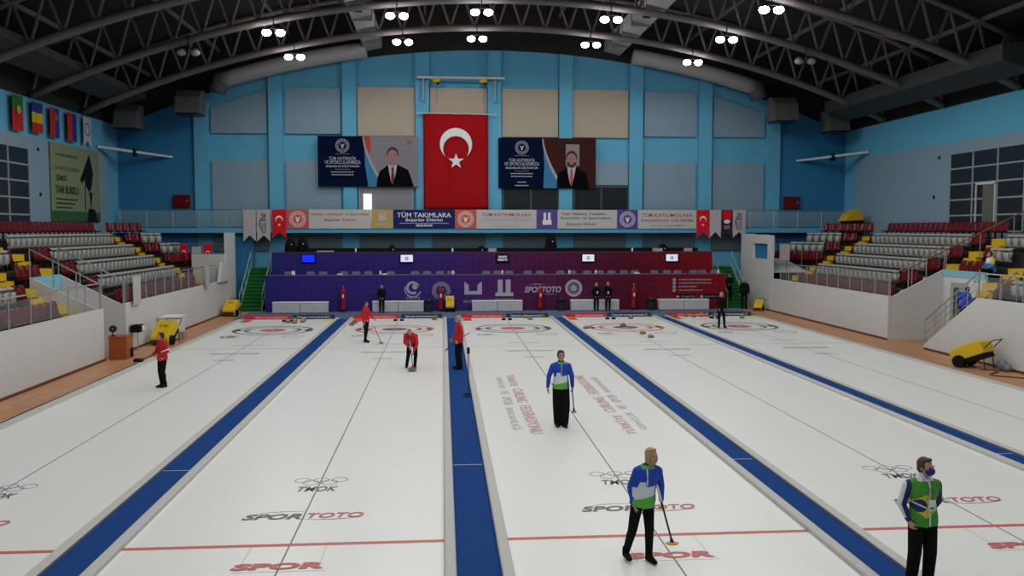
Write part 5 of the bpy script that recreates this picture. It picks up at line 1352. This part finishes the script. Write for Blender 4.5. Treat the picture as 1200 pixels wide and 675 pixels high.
# 3 man in green and yellow flag jacket with mask
def braz(c, S):
    x, y, z = c.x/S, c.y/S, c.z/S
    if z > 1.44 and abs(x) < .12: return 4
    if x < -.195 or x > .190: 
        ac = -.225-.05*(1.40-z)/.27 if z > 1.13 else -.275+.06*(1.13-z)/.2
        if x < -.195 and x < ac-.028 and z > .97: return 4
        return 3
    if y > .04: return 0
    if abs(x-.015) < .009: return 4
    # rhombus centred left of the zip, circle in it
    cx, cz = -.035, 1.13
    if ((x+.10)/.082)**2+((z-1.135)/.082)**2 < 1: return 4 if abs((z-1.14)+.42*(x+.10)) < .010 else 3
    if abs(x-cx)/.20+abs(z-cz-.12*(-(x-cx)))/.155 < 1: return 1
    return 0
JZ = dict(shL=(-.212, 0, 1.375), shR=(.165, .0, 1.375), elL=(-.275, .03, 1.13), wrL=(-.215, -.06, .93), hdL=(.35, -.25, -1), curlL=.6, elR=(.235, .08, 1.14), wrR=(.15, .15, .95), hdR=(-.6, .3, -.6),
          neck=(-.02, -.0, 1.46), head=(.005, -.035, 1.605), knL=(-.10, -.01, .5), anL=(-.12, .03, .085))
BX, BY = 6.17, 10.75
person('man in green and yellow flag jacket with dark blue face mask, by the third walkway', BX, BY, .03, 0, 1.76, .0075, JZ, jm=[JGREEND, JYEL, JBLUE, JNAVY, JWHITE], jfn=braz, hair=HAIRBR, mask=mat('mask_navy', (.02, .02, .20), .6), face=22, look=-10, loose=.012)
t = thing('badge', 'white accreditation badge on a grey lanyard over the green jacket', 'badge', (BX+.02, BY-.17, 1.13))
fin('card', bevel(bx(BX-.02, BX+.07, BY-.170, BY-.163, 1.12, 1.26), .002, 1), WPRINT, t)
fin('card_print', bx(BX-.005, BX+.055, BY-.173, BY-.170, 1.14, 1.17), mat('card_blue', (.05, .25, .5), .5), t)
fin('lanyard', polytube(polytube(B(), [(BX+.02, BY-.165, 1.26), (BX+.005, BY-.165, 1.38), (BX-.07, BY-.10, 1.52)], .006, 6), [(BX+.03, BY-.165, 1.26), (BX+.045, BY-.165, 1.38), (BX+.07, BY-.10, 1.52)], .006, 6), GREYM, t)
# 4 red player on the left, broom held across the front
def redj(c, S):
    x, y, z = c.x/S, c.y/S, c.z/S
    if z < .97 and abs(x) < .2: return 1 if (math.sin(x*60)+math.sin(z*90)) > .3 else 0
    return 0
JR = [JRED, mat('pale_red_fabric', (.50, .25, .27), .7)]
JL = dict(elL=(-.24, -.02, 1.14), wrL=(-.16, -.24, 1.02), hdL=(.3, -1, -.1), elR=(.22, .03, 1.13), wrR=(.10, -.22, 1.03), hdR=(-.3, -1, -.1), curlL=1.1, curlR=1.1,
          knL=(-.06, -.05, .5), anL=(-.05, .0, .085), toL=(-.06, -.18, .035), knR=(.06, -.03, .5), anR=(.06, .04, .085), toR=(.09, -.13, .035), head=(0, -.05, 1.60))
person('dark-haired player in red jacket standing on the leftmost sheet with a broom', -8.30, 26.61, .03, -38, 1.66, .010, JL, jm=JR, jfn=redj, hair=HAIRB, face=-15, look=-15, fem=True)
broom('broom held level across the waist by the player on the leftmost sheet', (-8.02, 26.42, 1.20), (-8.78, 26.1, .92), BLACK, .07, headlen=.09)
# 5 red player far on the second sheet
JA = dict(elR=(.23, -.06, 1.15), wrR=(.21, -.26, .98), curlR=1.1, hdR=(0, -.8, -.5), knL=(-.08, -.04, .5), anL=(-.07, -.02, .085), toL=(-.08, -.2, .035), knR=(.09, .02, .5), anR=(.09, .10, .085), toR=(.1, -.07, .035))
person('dark-haired woman in red jacket beside the red house of the second sheet', -3.21, 36.64, .03, 62, 1.74, .011, JA, jm=JR, jfn=redj, hair=HAIRB, hairstyle='bun', face=5, fem=True)
broom('broom leaning from the hand of the woman by the red house', (-2.98, 36.5, .98), (-2.55, 36.25, .06), BLACK, .06)
# 6 sweeping player bent over the stone
JW = dict(pelvis=(.06, .30, .88), neck=(-.04, -.10, 1.20), head=(-.08, -.22, 1.26), shL=(-.20, -.04, 1.17), shR=(.14, -.10, 1.14), elL=(-.24, -.16, .93), wrL=(-.10, -.30, .78), elR=(.16, -.26, .88), wrR=(.02, -.36, .62),
          hipL=(-.03, .30, .86), hipR=(.15, .28, .86), knL=(-.10, .10, .46), anL=(-.14, .25, .085), toL=(-.18, .08, .035), knR=(.14, .02, .47), anR=(.12, .08, .085), toR=(.12, -.12, .035),
          hdL=(.2, -.4, -.8), hdR=(-.1, -.4, -.8), curlL=1.1, curlR=1.1)
person('player in red jacket bent forward sweeping before the running stone', -1.08, 29.55, .03, 8, 1.72, .010, JW, jm=[JRED], hair=HAIRB, face=0, look=-55, hairstyle='short')
broom('broom pressed to the ice by the sweeping player', (-1.13, 29.5, .98), (-1.02, 29.18, .07), mat('broom_red', (.5, .03, .03), .6), .08, headlen=.09)
# 7 grey-haired player on the walkway
JC = dict(elL=(-.22, .0, 1.14), wrL=(-.16, -.16, .97), hdL=(.1, -.6, -.8), elR=(.25, .03, 1.15), wrR=(.23, -.12, .95), hdR=(0, -.4, -.9), curlR=.9, head=(0, -.03, 1.61))
person('grey-haired man in red jacket and black trousers standing on the second walkway', .50, 29.25, .05, -72, 1.80, .010, JC, jm=JR, jfn=redj, hair=HAIRG, face=-8, look=-6, loose=.012)
broom('broom held behind his back by the grey-haired man on the walkway', (1.18, 29.85, 1.42), (.05, 28.95, .72), WPRINT, .05, headlen=.10)
# officials
person('official in black with white lanyard before the fourth bench pair, left of two', 8.75, 50.0, .02, 8, 1.62, .012, dict(wrL=(-.10, -.10, .93), wrR=(.10, -.10, .93)), hair=HAIRG, face=5)
person('official in black with white badge before the fourth bench pair, right of two', 9.38, 49.75, .02, -8, 1.68, .012, dict(wrL=(-.10, -.10, .93), wrR=(.10, -.10, .93)), hair=HAIRG, face=5)
for x, y, n_ in ((8.78, 49.84, 'left'), (9.36, 49.59, 'right')):
    o = fin('badge', bx(x-.04, x+.04, y-.012, y-.004, 1.02, 1.16), WPRINT); tag(o, 'white badge on the chest of the %s official in black' % n_, 'badge')
person('person in dark clothes standing with hands clasped before the second bench', -3.46, 49.8, .02, 0, 1.56, .012, dict(wrL=(-.08, -.14, .95), wrR=(.08, -.14, .95)), hair=HAIRG, trousers=JBLACK)
person('woman with long blond hair and black suit standing on the rightmost house', 13.11, 40.72, .03, -10, 1.72, .011, dict(wrL=(-.12, -.14, .95), wrR=(.12, -.14, .95), anR=(.16, .0, .085), toR=(.22, -.14, .035), knR=(.13, -.02, .5)), hair=HAIRY, hairstyle='long', fem=True)
person('tall person in black standing beside the right green stairs', 17.62, 50.5, 0, -20, 1.85, .012, None, hair=HAIRG, face=-30)
person('person in black with dark hair coming down the right green stairs', 17.1, 51.65, .39, -12, 1.68, .012, dict(elL=(-.22, -.08, 1.15), wrL=(-.10, -.22, 1.10), elR=(.22, -.08, 1.15), wrR=(.1, -.24, 1.12)), hair=HAIRB)
person('person in blue jacket with white collar on the white entrance steps', XRs(.62), 31.45, .935, 120, 1.70, .012, dict(neck=(0, -.12, 1.42), head=(0, -.2, 1.54)), jacket=JBLUE, hair=HAIRB)
JSIT = dict(pelvis=(0, .05, .48), neck=(0, -.02, .98), head=(0, -.08, 1.12), shL=(-.18, -.02, .93), shR=(.18, -.02, .93), elL=(-.22, -.05, .68), elR=(.22, -.05, .68), wrL=(-.12, -.28, .60), wrR=(.12, -.28, .60),
            hipL=(-.09, .03, .47), hipR=(.09, .03, .47), knL=(-.12, -.38, .50), knR=(.12, -.38, .50), anL=(-.12, -.40, .085), anR=(.12, -.40, .085), toL=(-.13, -.56, .035), toR=(.13, -.56, .035))
person('spectator in bright blue and pale jacket sitting above the right stand entrance', XRs(D0+2*DP+.50), 33.45, floor_z(2), -90, 1.72, .012, JSIT, jm=[mat('bright_blue_fabric', (.03, .25, .55), .7), JWHITE, JYEL], jfn=lambda c, S: 0 if c.z < .78*S else (2 if c.x > .1 else 1), hair=HAIRB, look=-25)

# ------------------------------------------------------------ camera, world, exposure
cam = bpy.data.cameras.new('camera'); co = bpy.data.objects.new('camera', cam); COL.objects.link(co)
cam.sensor_width = 36; cam.lens = 1034/1200*36; cam.clip_end = 300
co.location = (0, 0, 4.705); co.rotation_euler = (math.radians(90-3.82), 0, math.radians(-4.45))
SC.camera = co
wd_ = bpy.data.worlds.new('world'); SC.world = wd_; wd_.use_nodes = True
wd_.node_tree.nodes['Background'].inputs[0].default_value = (.85, .92, 1, 1); wd_.node_tree.nodes['Background'].inputs[1].default_value = WORLD_S
SC.view_settings.view_transform = 'Standard'; SC.view_settings.look = 'None'; SC.view_settings.gamma = 1; SC.view_settings.exposure = EXPOSURE
SC.view_settings.use_curve_mapping = False
